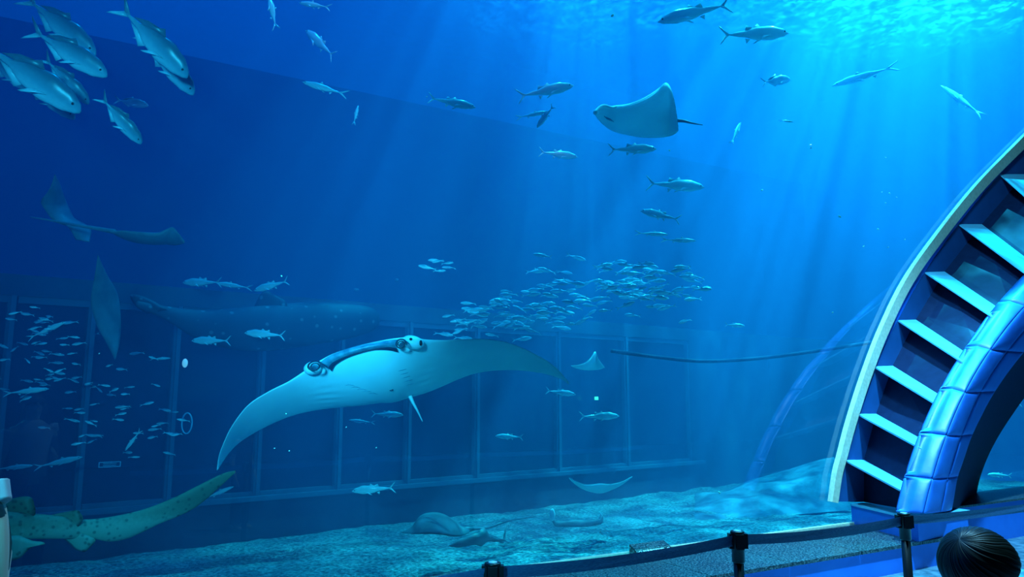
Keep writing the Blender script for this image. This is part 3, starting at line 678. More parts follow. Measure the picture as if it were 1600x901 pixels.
def place(me, u, v, lpx, ang, d, yaw=0.0, roll=0.0, label=None, cat='fish', group=None, eyes=True):
    a = R(ang); hd = RT * math.cos(a) + UP * math.sin(a); bk = -RT * math.sin(a) + UP * math.cos(a)
    if bk.dot(UP) < -0.05 : bk = -bk
    y = R(yaw); X = (hd * math.cos(y) + FW * math.sin(y)).normalized(); Yv = bk.cross(X).normalized(); Zv = X.cross(Yv).normalized()
    Mx = Matrix((X, Yv, Zv)).transposed() @ Matrix.Rotation(R(roll), 3, 'X')
    L = lpx / F * d / max(0.35, math.cos(y))
    o = bpy.data.objects.new(me.name.split('.')[0], me); C.objects.link(o)
    o.matrix_world = Matrix.Translation(P(u, v, d)) @ Mx.to_4x4() @ Matrix.Scale(L, 4)
    tag(o, label, cat, group)
    if eyes and me.name in EYES:
        em, (ex, ey, ez) = EYES[me.name]
        for sgn in (-1, 1):
            e = bpy.data.objects.new('eye', em); C.objects.link(e); e.parent = o; e.location = (ex, sgn * ey, ez)
    return o
# trevally shoal at the upper left: u, v, length px, heading, depth, yaw, roll, label
TG = 'trevally shoal at the upper left'
for a in [
    (92, 38, 135, -40, 6.6, 10, 6, 'highest trevally of the upper-left shoal, just above the one with a clear forked tail'),
    (105, 80, 135, -31, 6.0, 8, 8, 'trevally with clear forked tail in the upper-left shoal, heading down right'),
    (46, 118, 170, -36, 5.8, 14, 8, 'big trevally cut by the left frame edge in the upper-left shoal'),
    (72, 148, 100, -42, 6.5, 16, 8, 'trevally mostly hidden behind the big one at the left frame edge'),
    (102, 124, 88, -50, 6.4, 20, 6, 'short trevally hanging below the one with the clear forked tail'),
    (14, 112, 100, -38, 6.9, 10, 6, 'trevally behind the big one, its fins poking up at the left edge'),
    (238, 62, 145, -47, 6.2, 12, 10, 'front trevally of the steeply diving pair right of the shoal'),
    (262, 98, 115, -52, 6.6, 14, 8, 'rear trevally of the steeply diving pair, lower and half hidden'),
    (188, 186, 88, -53, 6.1, 18, 10, 'lowest trevally on the left, diving alone under the shoal'),
    (205, 160, 50, -8, 8.6, 10, 0, 'faint distant trevally above the lone diving one'),
]: place(jack_me, *a, group=TG)
# single tuna and mackerel
for me, a in [
    (tuna_me, (706, 160, 74, -8, 7.6, 15, -12, 'small bright-backed tuna alone, left of centre near the surface')),
    (tuna_me, (1085, 20, 112, 190, 8.4, 12, 0, 'tuna at the top edge right of centre, head down to the left')),
    (tuna_me, (1178, 53, 118, 6, 8.8, 12, 0, 'tuna with widely forked tail, upper right, heading right')),
    (tuna_me, (852, 142, 92, 14, 8.2, 10, 0, 'tuna with speckled bright head, above the raised-wing manta and left of it')),
    (slim_me, (832, 179, 54, 14, 8.4, 12, 0, 'thin pale fish just below the speckled tuna')),
    (tuna_me, (852, 182, 38, -132, 8.0, 35, 0, 'small tuna turned nose-down below the speckled tuna')),
    (tuna_me, (988, 233, 78, 3, 8.0, 10, 0, 'plump fish right below the raised-wing manta ray')),
    (slim_me, (508, 138, 84, 160, 7.4, 20, 0, 'slender fish bent in an S, upper left of centre, head up left')),
    (slim_me, (556, 180, 36, 85, 7.8, 30, 0, 'small faint fish swimming straight up below the slender one')),
    (tuna_me, (500, 68, 76, 135, 9.8, 25, -20, 'blurry pale fish near the top, above the slender one')),
    (tuna_me, (1055, 289, 96, -2, 9.4, 12, 0, 'faint large fish right of centre, above the striped one')),
    (tuna_me, (1032, 336, 60, 163, 8.6, 25, 0, 'banded fish facing left under the faint large one')),
    (slim_me, (1018, 365, 54, -2, 9.0, 8, 0, 'thin pale fish below the banded one')),
    (slim_me, (1060, 375, 58, -1, 9.2, 8, 0, 'needle-thin fish lowest beneath the banded one')),
    (tuna_me, (872, 241, 62, -5, 9.6, 12, 0, 'dim fish left of the plump one below the raised-wing manta')),
    (slim_me, (1352, 118, 96, 195, 10.6, 15, 0, 'long arched fish at the upper right between light shafts')),
    (jack_me, (1212, 126, 54, 12, 10.0, 20, 0, 'faint deep-bodied fish at the upper right below the fork-tailed tuna')),
    (slim_me, (1150, 208, 46, 60, 9.6, 30, 0, 'pale fish swimming up inside the light shafts')),
    (slim_me, (1504, 158, 74, 125, 11.9, 30, 0, 'slender dark fish climbing near the top of the arch')),
    (slim_me, (1228, 189, 26, -4, 9.0, 10, 0, 'tiny sparkling fish at the upper right')),
    (slim_me, (426, 20, 72, 110, 7.6, 30, 0, 'fish cut by the top edge with drooping fins')),
    (slim_me, (492, 8, 64, 160, 8.4, 30, 0, 'silver fish touching the top edge beside the one with drooping fins')),
    (tuna_me, (316, 441, 66, 180, 9.0, 10, 0, 'tuna with a dark upright tail, left mid-water')),
    (slim_me, (366, 446, 62, 172, 9.0, 10, 0, 'slim fish directly right of the dark-tailed tuna')),
    (tuna_me, (424, 446, 60, 195, 9.0, 10, 0, 'pale fish right of the slim one, above the whale shark')),
    (slim_me, (72, 516, 64, 25, 7.2, 5, 0, 'long fish slanting up right above the left school')),
    (slim_me, (40, 611, 70, 6, 7.0, 5, 0, 'long thin fish low in the left school, near the frame edge')),
    (slim_me, (208, 687, 46, 230, 7.0, 10, 0, 'fish slanting steeply at the right side of the left school')),
    (slim_me, (90, 722, 76, 12, 8.0, 5, 0, 'dim long fish above the zebra shark')),
    (slim_me, (20, 730, 60, 5, 8.2, 5, 0, 'dim long fish at the left edge above the zebra shark')),
    (slim_me, (340, 770, 52, 22, 8.6, 5, 0, 'dim fish under the tip of the zebra shark tail')),
    (tuna_me, (584, 764, 70, 186, 8.8, 5, 0, 'tuna with pale curved belly low over the sill, heading left')),
    (tuna_me, (605, 647, 50, -3, 9.2, 5, 0, 'dim fish under the manta belly, upper of two')),
    (slim_me, (566, 658, 42, 175, 9.0, 5, 0, 'dim fish under the manta belly, lower of two')),
    (tuna_me, (796, 682, 44, 178, 10.2, 5, 0, 'faint rounded fish below the right manta wing')),
    (tuna_me, (876, 613, 48, -8, 9.8, 5, 0, 'faint fish just under the right manta wingtip')),
    (tuna_me, (936, 650, 64, 0, 9.6, 5, 0, 'dim plump fish near the green light, low right of centre')),
    (tuna_me, (330, 532, 64, 180, 7.9, 5, 0, 'fish in front of the whale shark belly, lowest')),
    (tuna_me, (414, 522, 66, 176, 8.1, 5, 0, 'fish under the whale shark, right of the lowest one')),
    (slim_me, (250, 560, 32, 2, 8.4, 5, 0, 'small lone fish left of the white oval light')),
    (tuna_me, (848, 399, 30, 170, 9.0, 5, 0, 'single fish just above the central school')),
    (tuna_me, (1148, 508, 32, -4, 9.4, 5, 0, 'lone fish right of the central school')),
    (slim_me, (826, 846, 22, 20, 8.4, 5, 0, 'tiny pale fish low over the bright sand')),
    (tuna_me, (1572, 629, 50, 178, 10.4, 5, 0, 'pale fish seen through the arch, upper one')),
    (tuna_me, (1562, 742, 36, 178, 11.0, 5, 0, 'pale fish seen through the arch, lower one')),
]: place(me, *a)
# schools of small silver fish
random.seed(4)
def school(n, boxes, d0, d1, lmin, lmax, label, group, headings):
    for i in range(n):
        bx = random.choices(boxes, [b[4] for b in boxes])[0]
        while True:
            x, y = random.gauss(0, 0.45), random.gauss(0, 0.45)
            if abs(x) < 1 and abs(y) < 1: break
        u, v = bx[0] + bx[2] * x, bx[1] + bx[3] * y
        d = random.uniform(d0, d1)
        place(sard_me, u, v, random.uniform(lmin, lmax), random.choice(headings) + random.gauss(0, 12), d, random.uniform(-25, 25), random.uniform(-15, 15), label, 'fish', group, False)
school(185, [(800, 485, 130, 45, 5), (960, 445, 130, 45, 4), (1030, 460, 90, 55, 2), (690, 415, 22, 12, 0.25)], 8.4, 10.4, 20, 34, 'small silver fish of the dense school behind the manta right wing', 'dense central fish school', (0, 180, 180, 5))
school(115, [(60, 560, 110, 90, 3), (150, 640, 150, 100, 4), (230, 640, 90, 90, 1), (60, 500, 80, 30, 1)], 6.8, 9.2, 14, 24, 'small dim fish of the loose school at the left above the zebra shark', 'loose fish school at the left', (180, 175, 0, -10, 190))

# ------------------------------------------------------------------ whale shark, faint and dark at mid left
st_w = [(215, 470, 480), (260, 478, 500), (310, 484, 530), (360, 482, 545), (420, 476, 548), (480, 472, 540), (540, 474, 530), (580, 480, 518), (592, 490, 508)]
tops = spline([Vector((a, b, 0)) for a, b, c in st_w], 60); bots = spline([Vector((a, c, 0)) for a, b, c in st_w], 60)
V = []; Fc = []; n = 18
for a, b in zip(tops, bots):
    d = 8.0 + (a.x - 215) / 377 * 1.7; pa, pb = P(a.x, a.y, d), P(b.x, b.y, d); c = (pa + pb) / 2; h = (pb - pa) / 2
    for k in range(n):
        g = 2 * math.pi * k / n; V.append(c + h * math.cos(g) + FW * (h.length * 0.95 * math.sin(g)))
for i in range(59):
    for k in range(n): Fc.append((i * n + k, i * n + (k + 1) % n, (i + 1) * n + (k + 1) % n, (i + 1) * n + k))
Fc += [tuple(range(n)), tuple(range(59 * n, 60 * n))]
fin_plate(V, Fc, dense([(395, 484), (402, 468), (410, 456), (420, 455), (432, 462), (446, 470), (450, 482)], 20), 8.95, 0.02)
fin_plate(V, Fc, dense([(230, 490), (212, 478), (203, 462), (215, 460), (240, 470), (262, 484)], 20), 8.1, 0.02)
def whale_skin():
    m = mat('spotted_whale_shark_skin', (0.02, 0.06, 0.10), 0.7); b = m.node_tree.nodes['Principled BSDF']
    tc = nd(m, 'ShaderNodeTexCoord'); vo = nd(m, 'ShaderNodeTexVoronoi'); vo.inputs['Scale'].default_value = 8; vo.inputs['Randomness'].default_value = 0.6; lk(m, tc.outputs['Object'], vo.inputs['Vector'])
    r = nd(m, 'ShaderNodeValToRGB'); r.color_ramp.elements[0].position = 0.14; r.color_ramp.elements[1].position = 0.22
    r.color_ramp.elements[0].color = (0.10, 0.18, 0.24, 1); r.color_ramp.elements[1].color = (0.012, 0.05, 0.09, 1); lk(m, vo.outputs['Distance'], r.inputs[0]); lk(m, r.outputs[0], b.inputs['Base Color'])
    return m
M['whale'] = whale_skin()
tag(obj('whale_shark', V, Fc, M['whale']), 'dark spotted whale shark, faint behind the manta at the left', 'whale shark')

# ------------------------------------------------------------------ small fixtures and stand-in light spots in the tank
lm = mat('lamp_white', (0.6, 0.9, 1.0), 0.4, emit=(0.15, 0.6, 0.9), es=0.9)  # glowing oval put in for a bright light spot; no lamp hangs there
o = MB(); o.ball(onW(289, 567, 0.12), 0.035, 0.03, 0.058, 16); tag(o.build('oval_glow', lm), 'white oval glow at the far wall left of the manta', 'lamp')
c = onW(292, 661, 0.12); o = MB(); o.tube([c + RT * (0.065 * math.cos(g)) + Vector((0, 0, 0.13 * math.sin(g))) for g in [2 * math.pi * i / 28 for i in range(29)]], 0.009, 6)  # pale tube standing in for a hoop of light
tag(o.build('hoop_outline', M['frame']), 'pale hoop light outline below the white oval glow', 'rope')
gm_ = mat('green_sign_light', (0.1, 0.7, 0.5), 0.4, emit=(0.05, 1.0, 0.6), es=2.0)
q = onW(931, 622, 0.1); o = MB(); o.prism([q + WD * -0.035, q + WD * 0.035, q + WD * 0.035 + WN * 0.03, q + WD * -0.035 + WN * 0.03], q.z - 0.03, q.z + 0.03)
tag(o.build('sign_light', gm_, smooth=False), 'tiny green lit sign on the far wall right of the manta', 'sign')
q = onW(171, 725, 0.02); sg = empty('wall_plaque', q); tag(sg, 'small outlined rectangular plaque on the far wall above the zebra shark', 'plaque')
o = MB(); hx, hz = 0.12, 0.032
o.prism([q + WD * -hx, q + WD * hx, q + WD * hx + WN * 0.02, q + WD * -hx + WN * 0.02], q.z - hz, q.z + hz); o.build('plate', M['darkpane'], sg, smooth=False)
o = MB()
for x0, x1, z0, z1 in ((-hx, hx, hz - .008, hz), (-hx, hx, -hz, -hz + .008), (-hx, -hx + .01, -hz, hz), (hx - .01, hx, -hz, hz), (-hx * .6, hx * .6, .008, .014), (-hx * .6, hx * .6, -.014, -.008)):
    o.prism([q + WD * x0 + WN * 0.021, q + WD * x1 + WN * 0.021, q + WD * x1 + WN * 0.026, q + WD * x0 + WN * 0.026], q.z + z0, q.z + z1)
o.build('border', M['frame'], sg, smooth=False)
o = MB(); o.tube(spline([P(955, 548, 10.5), P(1030, 558, 10.8), P(1100, 564, 11.1), P(1180, 560, 11.4), P(1262, 550, 11.7), P(1360, 535, 12.2)], 40), 0.028, 8)
tag(o.build('mooring_cable', M['rope']), 'thick dark cable sagging across the tank right of the small ray', 'cable')
# drifting food flakes
random.seed(9)
fm = mat('food_flake', (0.9, 0.85, 0.7), 0.5)
for u, v, sz in [(1191, 297, 3), (1312, 338, 4), (1267, 226, 2.5), (1267, 231, 2.5), (1372, 358, 3), (1349, 385, 2), (1350, 384, 2), (1388, 386, 2), (1378, 300, 2), (1390, 302, 2.5), (1401, 308, 2), (1384, 317, 2), (1301, 488, 2.5), (1384, 246, 2), (957, 24, 5), (667, 151, 2), (1046, 235, 2.5), (447, 646, 2), (541, 667, 2), (429, 700, 2), (452, 704, 2), (588, 699, 2), (155, 552, 2), (1124, 769, 3.5), (1414, 374, 2), (1200, 840, 2), (938, 830, 3), (440, 431, 2.5)]:
    d = onG(u, v).dot(Vector((0, 1, 0))) + random.uniform(0.3, 0.9); o = MB(); k = sz / 2 * d / F
    o.ball(P(u, v, d), k * 1.3, k * 0.6, k * 0.8, 8, rot=Matrix.Rotation(random.uniform(-1, 1), 3, 'Y')); tag(o.build('food_flake', fm), 'tiny white food flake drifting in the water', 'food flake', 'drifting food flakes')
# rocky slope at the right end of the tank
V = []; Fc = []; NX, NY = 60, 24
ra, rb = onZ(1085, 812, SAND), onZ(1330, 800, SAND)
for j in range(NY + 1):
    for i in range(NX + 1):
        x, y = i / NX, j / NY
        base_ = ra.lerp(rb, x) + Vector((0.25, 1, 0)) * (y * 3.2)
        h = (0.75 * x + 0.05) * math.sin(math.pi * min(1, y * 0.9 + 0.02)) ** 0.8 + 0.10 * noise.noise(base_ * 1.7) * min(1, y * 4)
        V.append(Vector((base_.x, base_.y, SAND - 0.05 + max(0, h))))
for j in range(NY):
    for i in range(NX):
        a = j * (NX + 1) + i; Fc.append((a, a + 1, a + NX + 2, a + NX + 1))
tag(obj('rock_slope', V, Fc, M['rock']), 'pale rocky slope rising from the sand at the right end of the tank', 'rock')

# ------------------------------------------------------------------ barrier posts and belts
def post(u, vtop, d, label):
    top = P(u, vtop, d); x, y, zt = top.x, top.y, top.z
    t = empty('barrier_post', Vector((x, y, 0))); tag(t, label, 'barrier post', 'belt barrier posts')
    def ring(prof, name, m):
        V = []; n = 28
        for r, z in prof:
            for k in range(n): g = 2 * math.pi * k / n; V.append(Vector((x + r * math.cos(g), y + r * math.sin(g), z)))
        Fc = [(i * n + k, i * n + (k + 1) % n, (i + 1) * n + (k + 1) % n, (i + 1) * n + k) for i in range(len(prof) - 1) for k in range(n)] + [tuple(range(n))[::-1], tuple(range((len(prof) - 1) * n, len(prof) * n))]
        return obj(name, V, Fc, m, t)
    ring([(0.17, 0.0), (0.17, 0.012), (0.15, 0.025), (0.05, 0.04), (0.035, 0.05)], 'base', M['black'])
    ring([(0.024, 0.05), (0.024, zt - 0.13)], 'pole', M['black'])
    hd = ring([(0.026, zt - 0.145), (0.030, zt - 0.14), (0.030, zt - 0.012), (0.033, zt - 0.012), (0.033, zt - 0.003), (0.030, zt)], 'head', M['black'])
    for dx, dy in ((1, 0), (-1, 0), (0, -1)):
        c = Vector((x + dx * 0.034, y + dy * 0.034, zt - 0.045)); m_ = MB(); a = 0.010 if dx else 0.018; b = 0.018 if dx else 0.010
        m_.hexa([c + Vector(q) for q in ((-a, -b, -.034), (a, -b, -.034), (a, b, -.034), (-a, b, -.034))], [c + Vector(q) for q in ((-a, -b, .034), (a, -b, .034), (a, b, .034), (-a, b, .034))])
        m_.build('belt_slot', M['black'], t, smooth=False)
    m_ = MB(); m_.tube([(x, y, zt - 0.0005), (x, y, zt + 0.002)], 0.018, 18); m_.build('cap_disc', M['frame'], t)
    return Vector((x, y, zt))
pA = post(770, 878, 2.95, 'black belt barrier post lowest in the frame, only its head showing')
pB = post(1152, 829, 3.52, 'black belt barrier post between the lowest one and the one by the arch')
pC = post(1412, 801, 4.13, 'black belt barrier post in front of the arch foot')
pL = Vector((-1.05, 2.62, pA.z)); pR = P(1760, 760, 5.4); pR.z = pC.z + 0.0
for nm, p in (('a', pL), ('b', pR)): pass
def belt(a, b, label, sag=0.02):
    V = []; N = 24; dr = (b - a); dr.z = 0; dr.normalize(); nn = Vector((dr.y, -dr.x, 0))
    a2 = a + dr * 0.03; b2 = b - dr * 0.03
    for i in range(N + 1):
        x = i / N; p = a2.lerp(b2, x); p.z -= 0.018 + sag * 4 * x * (1 - x)
        for q in range(5):
            V.append(p - Vector((0, 0, 0.048 * q / 4)) + nn * (0.0012 * math.sin(q * 1.6 + i * 0.3)))
    n0 = len(V); V += [v + nn * 0.002 for v in V]; Fc = []
    for i in range(N):
        for q in range(4):
            k = i * 5 + q; Fc.append((k, k + 1, k + 6, k + 5)); Fc.append((n0 + k, n0 + k + 5, n0 + k + 6, n0 + k + 1))
    tag(obj('barrier_belt', V, Fc, M['belt']), label, 'barrier belt', 'retractable barrier belts')
belt(pL, pA, 'dark blue belt running from the lowest barrier post out to the left')
belt(pA, pB, 'dark blue belt between the lowest barrier post and the middle one')
belt(pB, pC, 'blue belt between the middle barrier post and the one by the arch')
belt(pC, pR, 'bright glossy belt running right from the post by the arch')
# ------------------------------------------------------------------ sign on the ledge
sc_ = (onZ(955, 858, LEDGE) + onZ(1007, 851, LEDGE)) / 2
ss, _t = st(sc_); hw = (onZ(1007, 851, LEDGE) - onZ(955, 858, LEDGE)).length / 2
sgn_ = empty('ledge_sign', gp(ss, 0.12, LEDGE)); tag(sgn_, 'small slanted sign with white lettering on the granite ledge against the glass', 'sign')
m_ = MB(); A0, A1, A2_, A3 = 0.045, 0.20, 0.085, 0.06
m_.hexa([gp(ss - hw, 0.045, LEDGE), gp(ss + hw, 0.045, LEDGE), gp(ss + hw, 0.19, LEDGE), gp(ss - hw, 0.19, LEDGE)],
        [gp(ss - hw, 0.045, LEDGE + 0.085), gp(ss + hw, 0.045, LEDGE + 0.085), gp(ss + hw, 0.12, LEDGE + 0.055), gp(ss - hw, 0.12, LEDGE + 0.055)])
m_.build('sign_body', M['granite'], sgn_, smooth=False)
m_ = MB(); random.seed(3)
def sface(x, y): return gp(ss + hw * x, 0.12 + 0.07 * y, LEDGE + 0.055 * (1 - y))
nrm = (GN * 0.055 + Vector((0, 0, 0.07))).normalized() * 0.003
def mark(x0, x1, y0, y1):
    q = [sface(x0, y1), sface(x1, y1), sface(x1, y0), sface(x0, y0)]; m_.hexa(q, [p + nrm for p in q])
x = -0.62
while x < 0.62:
    wdt = random.choice([0.018, 0.026, 0.034]); mark(x, x + wdt, 0.22, random.choice([0.42, 0.48])); x += wdt + random.choice([0.014, 0.02, 0.05])
for x0, x1 in ((-0.18, -0.02), (0.05, 0.26), (0.32, 0.52)): mark(x0, x1, 0.60, 0.70)
m_.build('lettering', M['white'], sgn_, smooth=False)
m_ = MB()
for cx in (-0.82, 0.80):
    cpt = sface(cx, 0.45) + nrm; m_.tube([cpt + GD * (0.016 * math.cos(g)) + Vector((GN.x * .6, GN.y * .6, -.7)) * (0.016 * math.sin(g)) for g in [2 * math.pi * i / 14 for i in range(15)]], 0.003, 5)
m_.build('round_symbol', M['white'], sgn_, smooth=False)

# ------------------------------------------------------------------ people
M['skin'] = mat('skin', (0.55, 0.42, 0.30), 0.55)
M['shirt'] = mat('white_cotton', (0.45, 0.45, 0.45), 0.85)
M['darkcloth'] = mat('dark_cotton', (0.03, 0.04, 0.06), 0.85)
def person(x, y, h, face, label, arm_l=None, arm_r=None):
    """A standing figure of height h: one skinned surface from feet to crown."""
    k = h / 1.7
    def q(a, b, c): return (a * k, b * k, c * k)
    pts = {'pelvis': (q(0, 0, 0.95), 0.135), 'waist': (q(0, 0, 1.10), 0.12), 'chest': (q(0, 0, 1.30), 0.135), 'neck0': (q(0, -0.005, 1.43), 0.075), 'neck': (q(0, 0.005, 1.50), 0.052), 'head0': (q(0, 0.015, 1.56), 0.07), 'head': (q(0, 0.01, 1.63), 0.082)}
    ed = [('pelvis', 'waist'), ('waist', 'chest'), ('chest', 'neck0'), ('neck0', 'neck'), ('neck', 'head0'), ('head0', 'head')]
    for s, nm in ((-1, 'l'), (1, 'r')):
        pts.update({'hip' + nm: (q(s * 0.095, 0, 0.88), 0.095), 'knee' + nm: (q(s * 0.10, 0.01, 0.49), 0.058), 'ank' + nm: (q(s * 0.105, -0.01, 0.09), 0.038), 'toe' + nm: (q(s * 0.115, 0.15, 0.035), 0.035),
                    'sho' + nm: (q(s * 0.175, 0, 1.385), 0.062), 'elb' + nm: (q(s * 0.235, -0.03, 1.10), 0.042), 'wri' + nm: (q(s * 0.25, 0.05, 0.86), 0.028), 'pal' + nm: (q(s * 0.25, 0.075, 0.79), 0.030)})
        over = arm_l if s < 0 else arm_r
        if over:
            for kk, vv in over.items(): pts[kk + nm] = (q(*vv), pts[kk + nm][1])
        ed += [('pelvis', 'hip' + nm), ('hip' + nm, 'knee' + nm), ('knee' + nm, 'ank' + nm), ('ank' + nm, 'toe' + nm), ('chest', 'sho' + nm), ('sho' + nm, 'elb' + nm), ('elb' + nm, 'wri' + nm), ('wri' + nm, 'pal' + nm)]
        pw = Vector(pts['wri' + nm][0]); pp = Vector(pts['pal' + nm][0]); dd = (pp - pw).normalized(); sd_ = dd.cross(Vector((1, 0, 0))).normalized()
        for f_, (off, ln) in enumerate(((-0.024, 0.062), (-0.008, 0.072), (0.008, 0.068), (0.022, 0.054))):
            b_ = pp + (sd_ * off + dd * 0.03) * k; t1 = b_ + dd * ln * 0.5 * k; t2 = t1 + (dd + Vector((-s * 0.5, 0, 0))).normalized() * ln * 0.5 * k
            pts['f%d' % f_ + nm] = (tuple(b_), 0.010); pts['g%d' % f_ + nm] = (tuple(t1), 0.009); pts['h%d' % f_ + nm] = (tuple(t2), 0.007)
            ed += [('pal' + nm, 'f%d' % f_ + nm), ('f%d' % f_ + nm, 'g%d' % f_ + nm), ('g%d' % f_ + nm, 'h%d' % f_ + nm)]
        th = pp + (sd_ * 0.034 + dd * 0.0) * k; pts['t' + nm] = (tuple(th), 0.011); pts['u' + nm] = (tuple(th + (sd_ * 0.012 + dd * 0.035) * k), 0.009); ed += [('pal' + nm, 't' + nm), ('t' + nm, 'u' + nm)]
    names = list(pts); me = bpy.data.meshes.new('person'); me.from_pydata([pts[n_][0] for n_ in names], [(names.index(a), names.index(b)) for a, b in ed], [])
    me.materials.append(M['skin'])
    o = bpy.data.objects.new('person', me); C.objects.link(o); o.location = (x, y, 0); o.rotation_euler = (0, 0, face)
    o.matrix_world = Matrix.Translation((x, y, 0)) @ Matrix.Rotation(face, 4, 'Z')
    sk = o.modifiers.new('skin', 'SKIN'); sk.use_smooth_shade = True
    sv = me.skin_vertices[0].data
    for i_, n_ in enumerate(names):
        r = pts[n_][1] * k; sv[i_].radius = (r, r * (0.78 if n_ in ('chest', 'waist', 'pelvis') else 1)) ; sv[i_].use_root = n_ == 'pelvis'
    ss_ = o.modifiers.new('smooth', 'SUBSURF'); ss_.levels = 2; ss_.render_levels = 2
    tag(o, label, 'person')
    return o, k
def local(o, V): return [o.matrix_world @ Vector(v) for v in V]
def shell(o, k, prof, name, m, parent, n=36):
    """Garment as a closed sleeve of elliptical rings (x radius, y radius, x, y, z)."""
    V = []
    for rx, ry, cx, cy_, z in prof:
        for i in range(n):
            g = 2 * math.pi * i / n; f = 1 + 0.03 * math.sin(5 * g + z * 9)
            V.append(((cx + rx * math.cos(g) * f) * k, (cy_ + ry * math.sin(g) * f) * k, z * k))
    Fc = [(a * n + i, a * n + (i + 1) % n, (a + 1) * n + (i + 1) % n, (a + 1) * n + i) for a in range(len(prof) - 1) for i in range(n)] + [tuple(range(n))[::-1], tuple(range((len(prof) - 1) * n, len(prof) * n))]
    return obj(name, local(o, V), Fc, m, o)
def clothe(o, k, top_m, bot_m, arms):
    shell(o, k, [(0.155, 0.125, 0, 0, 0.90), (0.15, 0.12, 0, 0, 1.05), (0.165, 0.125, 0, 0, 1.25), (0.185, 0.115, 0, 0, 1.36), (0.12, 0.09, 0, 0, 1.44), (0.075, 0.07, 0, 0.0, 1.475)], 'shirt', top_m, o)
    for s in (-1, 1):
        shell(o, k, [(0.075, 0.08, s * 0.105, -0.01, 0.12), (0.085, 0.09, s * 0.10, 0.0, 0.5), (0.105, 0.11, s * 0.085, 0, 0.8), (0.10, 0.125, s * 0.07, 0, 0.96)], 'trouser_leg', bot_m, o)
    for (a, b) in arms:
        a, b = Vector(a) * k, Vector(b) * k; m2 = MB(); m2.tube(local(o, spline([a, a.lerp(b, .3), a.lerp(b, .6), b], 10)), [0.062 * k - 0.0008 * i for i in range(10)], 16); m2.build('sleeve', top_m, o)
def face_bits(o, k):
    m2 = MB(); m2.tube(local(o, [Vector((0, 0.085, 1.635)) * k, Vector((0, 0.112, 1.60)) * k]), [0.008 * k, 0.016 * k], 10); m2.build('nose', M['skin'], o)
    for s in (-1, 1):
        m2 = MB(); m2.ball(local(o, [Vector((s * 0.032, 0.083, 1.632)) * k])[0], 0.011 * k, n=10); m2.build('eye', M['eye'], o)
        m2 = MB(); m2.ball(local(o, [Vector((s * 0.084, 0.0, 1.615)) * k])[0], 0.014 * k, 0.026 * k, 0.034 * k, 12, rot=Matrix.Rotation(R(20) * -s, 3, 'Z')); m2.build('ear', M['skin'], o)
    m2 = MB(); m2.tube(local(o, [Vector((-0.024, 0.083, 1.572)) * k, Vector((0, 0.090, 1.57)) * k, Vector((0.024, 0.083, 1.572)) * k]), [0.004, 0.007, 0.004], 8); m2.build('mouth', M['skin'], o)
def hair_mat():
    m = mat('dark_brown_hair', (0.016, 0.022, 0.014), 0.42, 0.6); return m
M['hair'] = hair_mat()
def hair_cap(o, k, c, rx, ry, rz, whorl, low, m=None, name='hair', seed=1):
    """Cap of combed strands fanning out of a whorl; low: how far it comes down the sides (angle cosine)."""
    W_ = Vector(whorl).normalized(); t1 = W_.orthogonal().normalized(); t2 = W_.cross(t1); V = []; NA, NB = 260, 60
    for b in range(NB + 1):
        th = low * b / NB
        for a in range(NA):
            g = 2 * math.pi * a / NA + 0.5 * th + 0.1 * noise.noise(Vector((a * 0.05, b * 0.05, seed)))
            d = W_ * math.cos(th) + (t1 * math.cos(g) + t2 * math.sin(g)) * math.sin(th)
            ridge = 0.5 * noise.noise(Vector((math.cos(2 * math.pi * a / NA) * 14, math.sin(2 * math.pi * a / NA) * 14, seed + b * 0.02))) + 0.5 * noise.noise(Vector((math.cos(2 * math.pi * a / NA) * 36, math.sin(2 * math.pi * a / NA) * 36, seed)))
            f = 1 + 0.030 * ridge * min(1, th * 2.0) - (0.06 * (b == NB))
            V.append(Vector((c[0] + d.x * rx * f, c[1] + d.y * ry * f, c[2] + d.z * rz * f)) * k)
    Fc = [(b * NA + a, b * NA + (a + 1) % NA, (b + 1) * NA + (a + 1) % NA, (b + 1) * NA + a) for b in range(NB) for a in range(NA)] + [tuple(range(NA))]
    inner = len(V); 
    return obj(name, local(o, V), Fc, m or M['hair'], o)
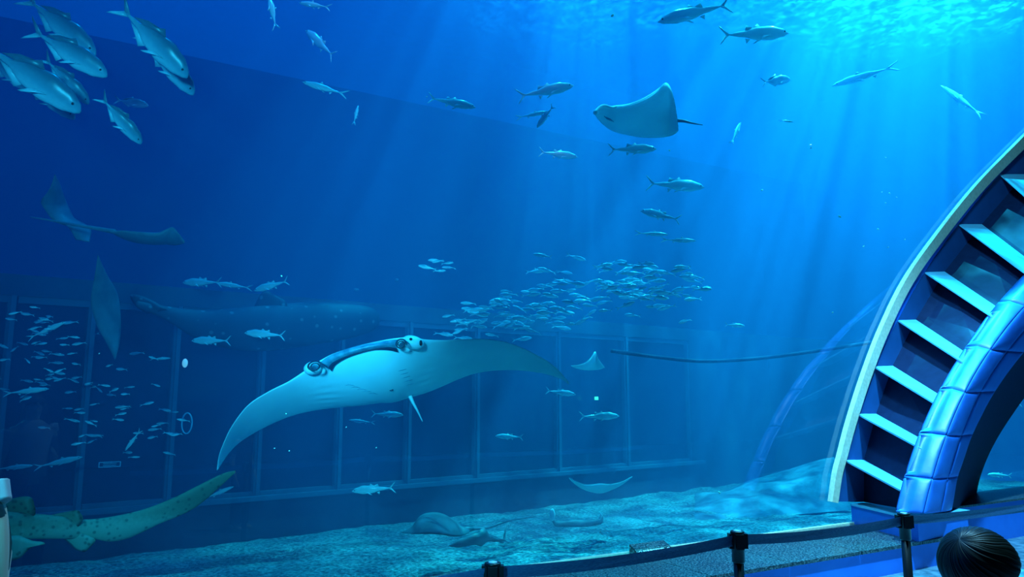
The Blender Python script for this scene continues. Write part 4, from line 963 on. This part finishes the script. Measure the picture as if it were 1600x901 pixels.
# child at the lower right, seen from behind
cp = P(1524, 897, 1.64)
ch, kk = person(cp.x, cp.y - 0.01, (cp.z + 0.085) , R(-14), 'child with short dark hair seen from behind, standing at the lower right corner')
hz = 1.625
clothe(ch, kk, M['darkcloth'], M['darkcloth'], [((-0.175, 0, 1.39), (-0.22, -0.02, 1.2)), ((0.175, 0, 1.39), (0.22, -0.02, 1.2))])
face_bits(ch, kk)
hair_cap(ch, kk, (0, -0.010, 1.622), 0.104, 0.120, 0.104, (-0.55, -0.40, 0.72), 1.75)
# adult at the left edge: only hair, sleeve and arm reach into the frame
wx, wy = -1.685, 2.2
wo, kw = person(wx, wy, 1.60, R(8), 'person with long black hair and white short sleeves, cut off by the left frame edge',
    arm_r={'elb': (0.205, 0.0, 1.10), 'wri': (0.13, 0.20, 1.16), 'pal': (0.10, 0.26, 1.19)})
clothe(wo, kw, M['shirt'], M['darkcloth'], [((-0.175, 0, 1.39), (-0.22, -0.02, 1.2)), ((0.16, 0, 1.42), (0.185, -0.01, 1.365))])
face_bits(wo, kw)
hair_cap(wo, kw, (0, -0.012, 1.625), 0.10, 0.11, 0.105, (0, -0.3, 0.9), 1.7, seed=5)
m2 = MB(); m2.tube(local(wo, spline([Vector(v) * kw for v in [(0.03, 0.0, 1.64), (0.10, -0.06, 1.53), (0.150, -0.09, 1.45), (0.172, -0.085, 1.385), (0.18, 0.0, 1.33), (0.178, 0.07, 1.20), (0.178, 0.07, 1.10)]], 20)), [(0.05 - 0.0008 * i, 0.05 - 0.0008 * i) for i in range(16)] + [(0.036, 0.03), (0.03, 0.03), (0.022, 0.02), (0.01, 0.01)], 20); m2.build('hair_length', M['hair'], wo)
m2 = MB(); m2.tube(local(wo, spline([Vector(v) * kw for v in [(0, -0.05, 1.66), (0, -0.10, 1.52), (0, -0.135, 1.38), (0, -0.14, 1.22)]], 16)), [(0.085 + 0.003 * i, 0.05 - 0.001 * i) for i in range(13)] + [(0.11, 0.03), (0.08, 0.02), (0.03, 0.01)], 24); m2.build('hair_length', M['hair'], wo)
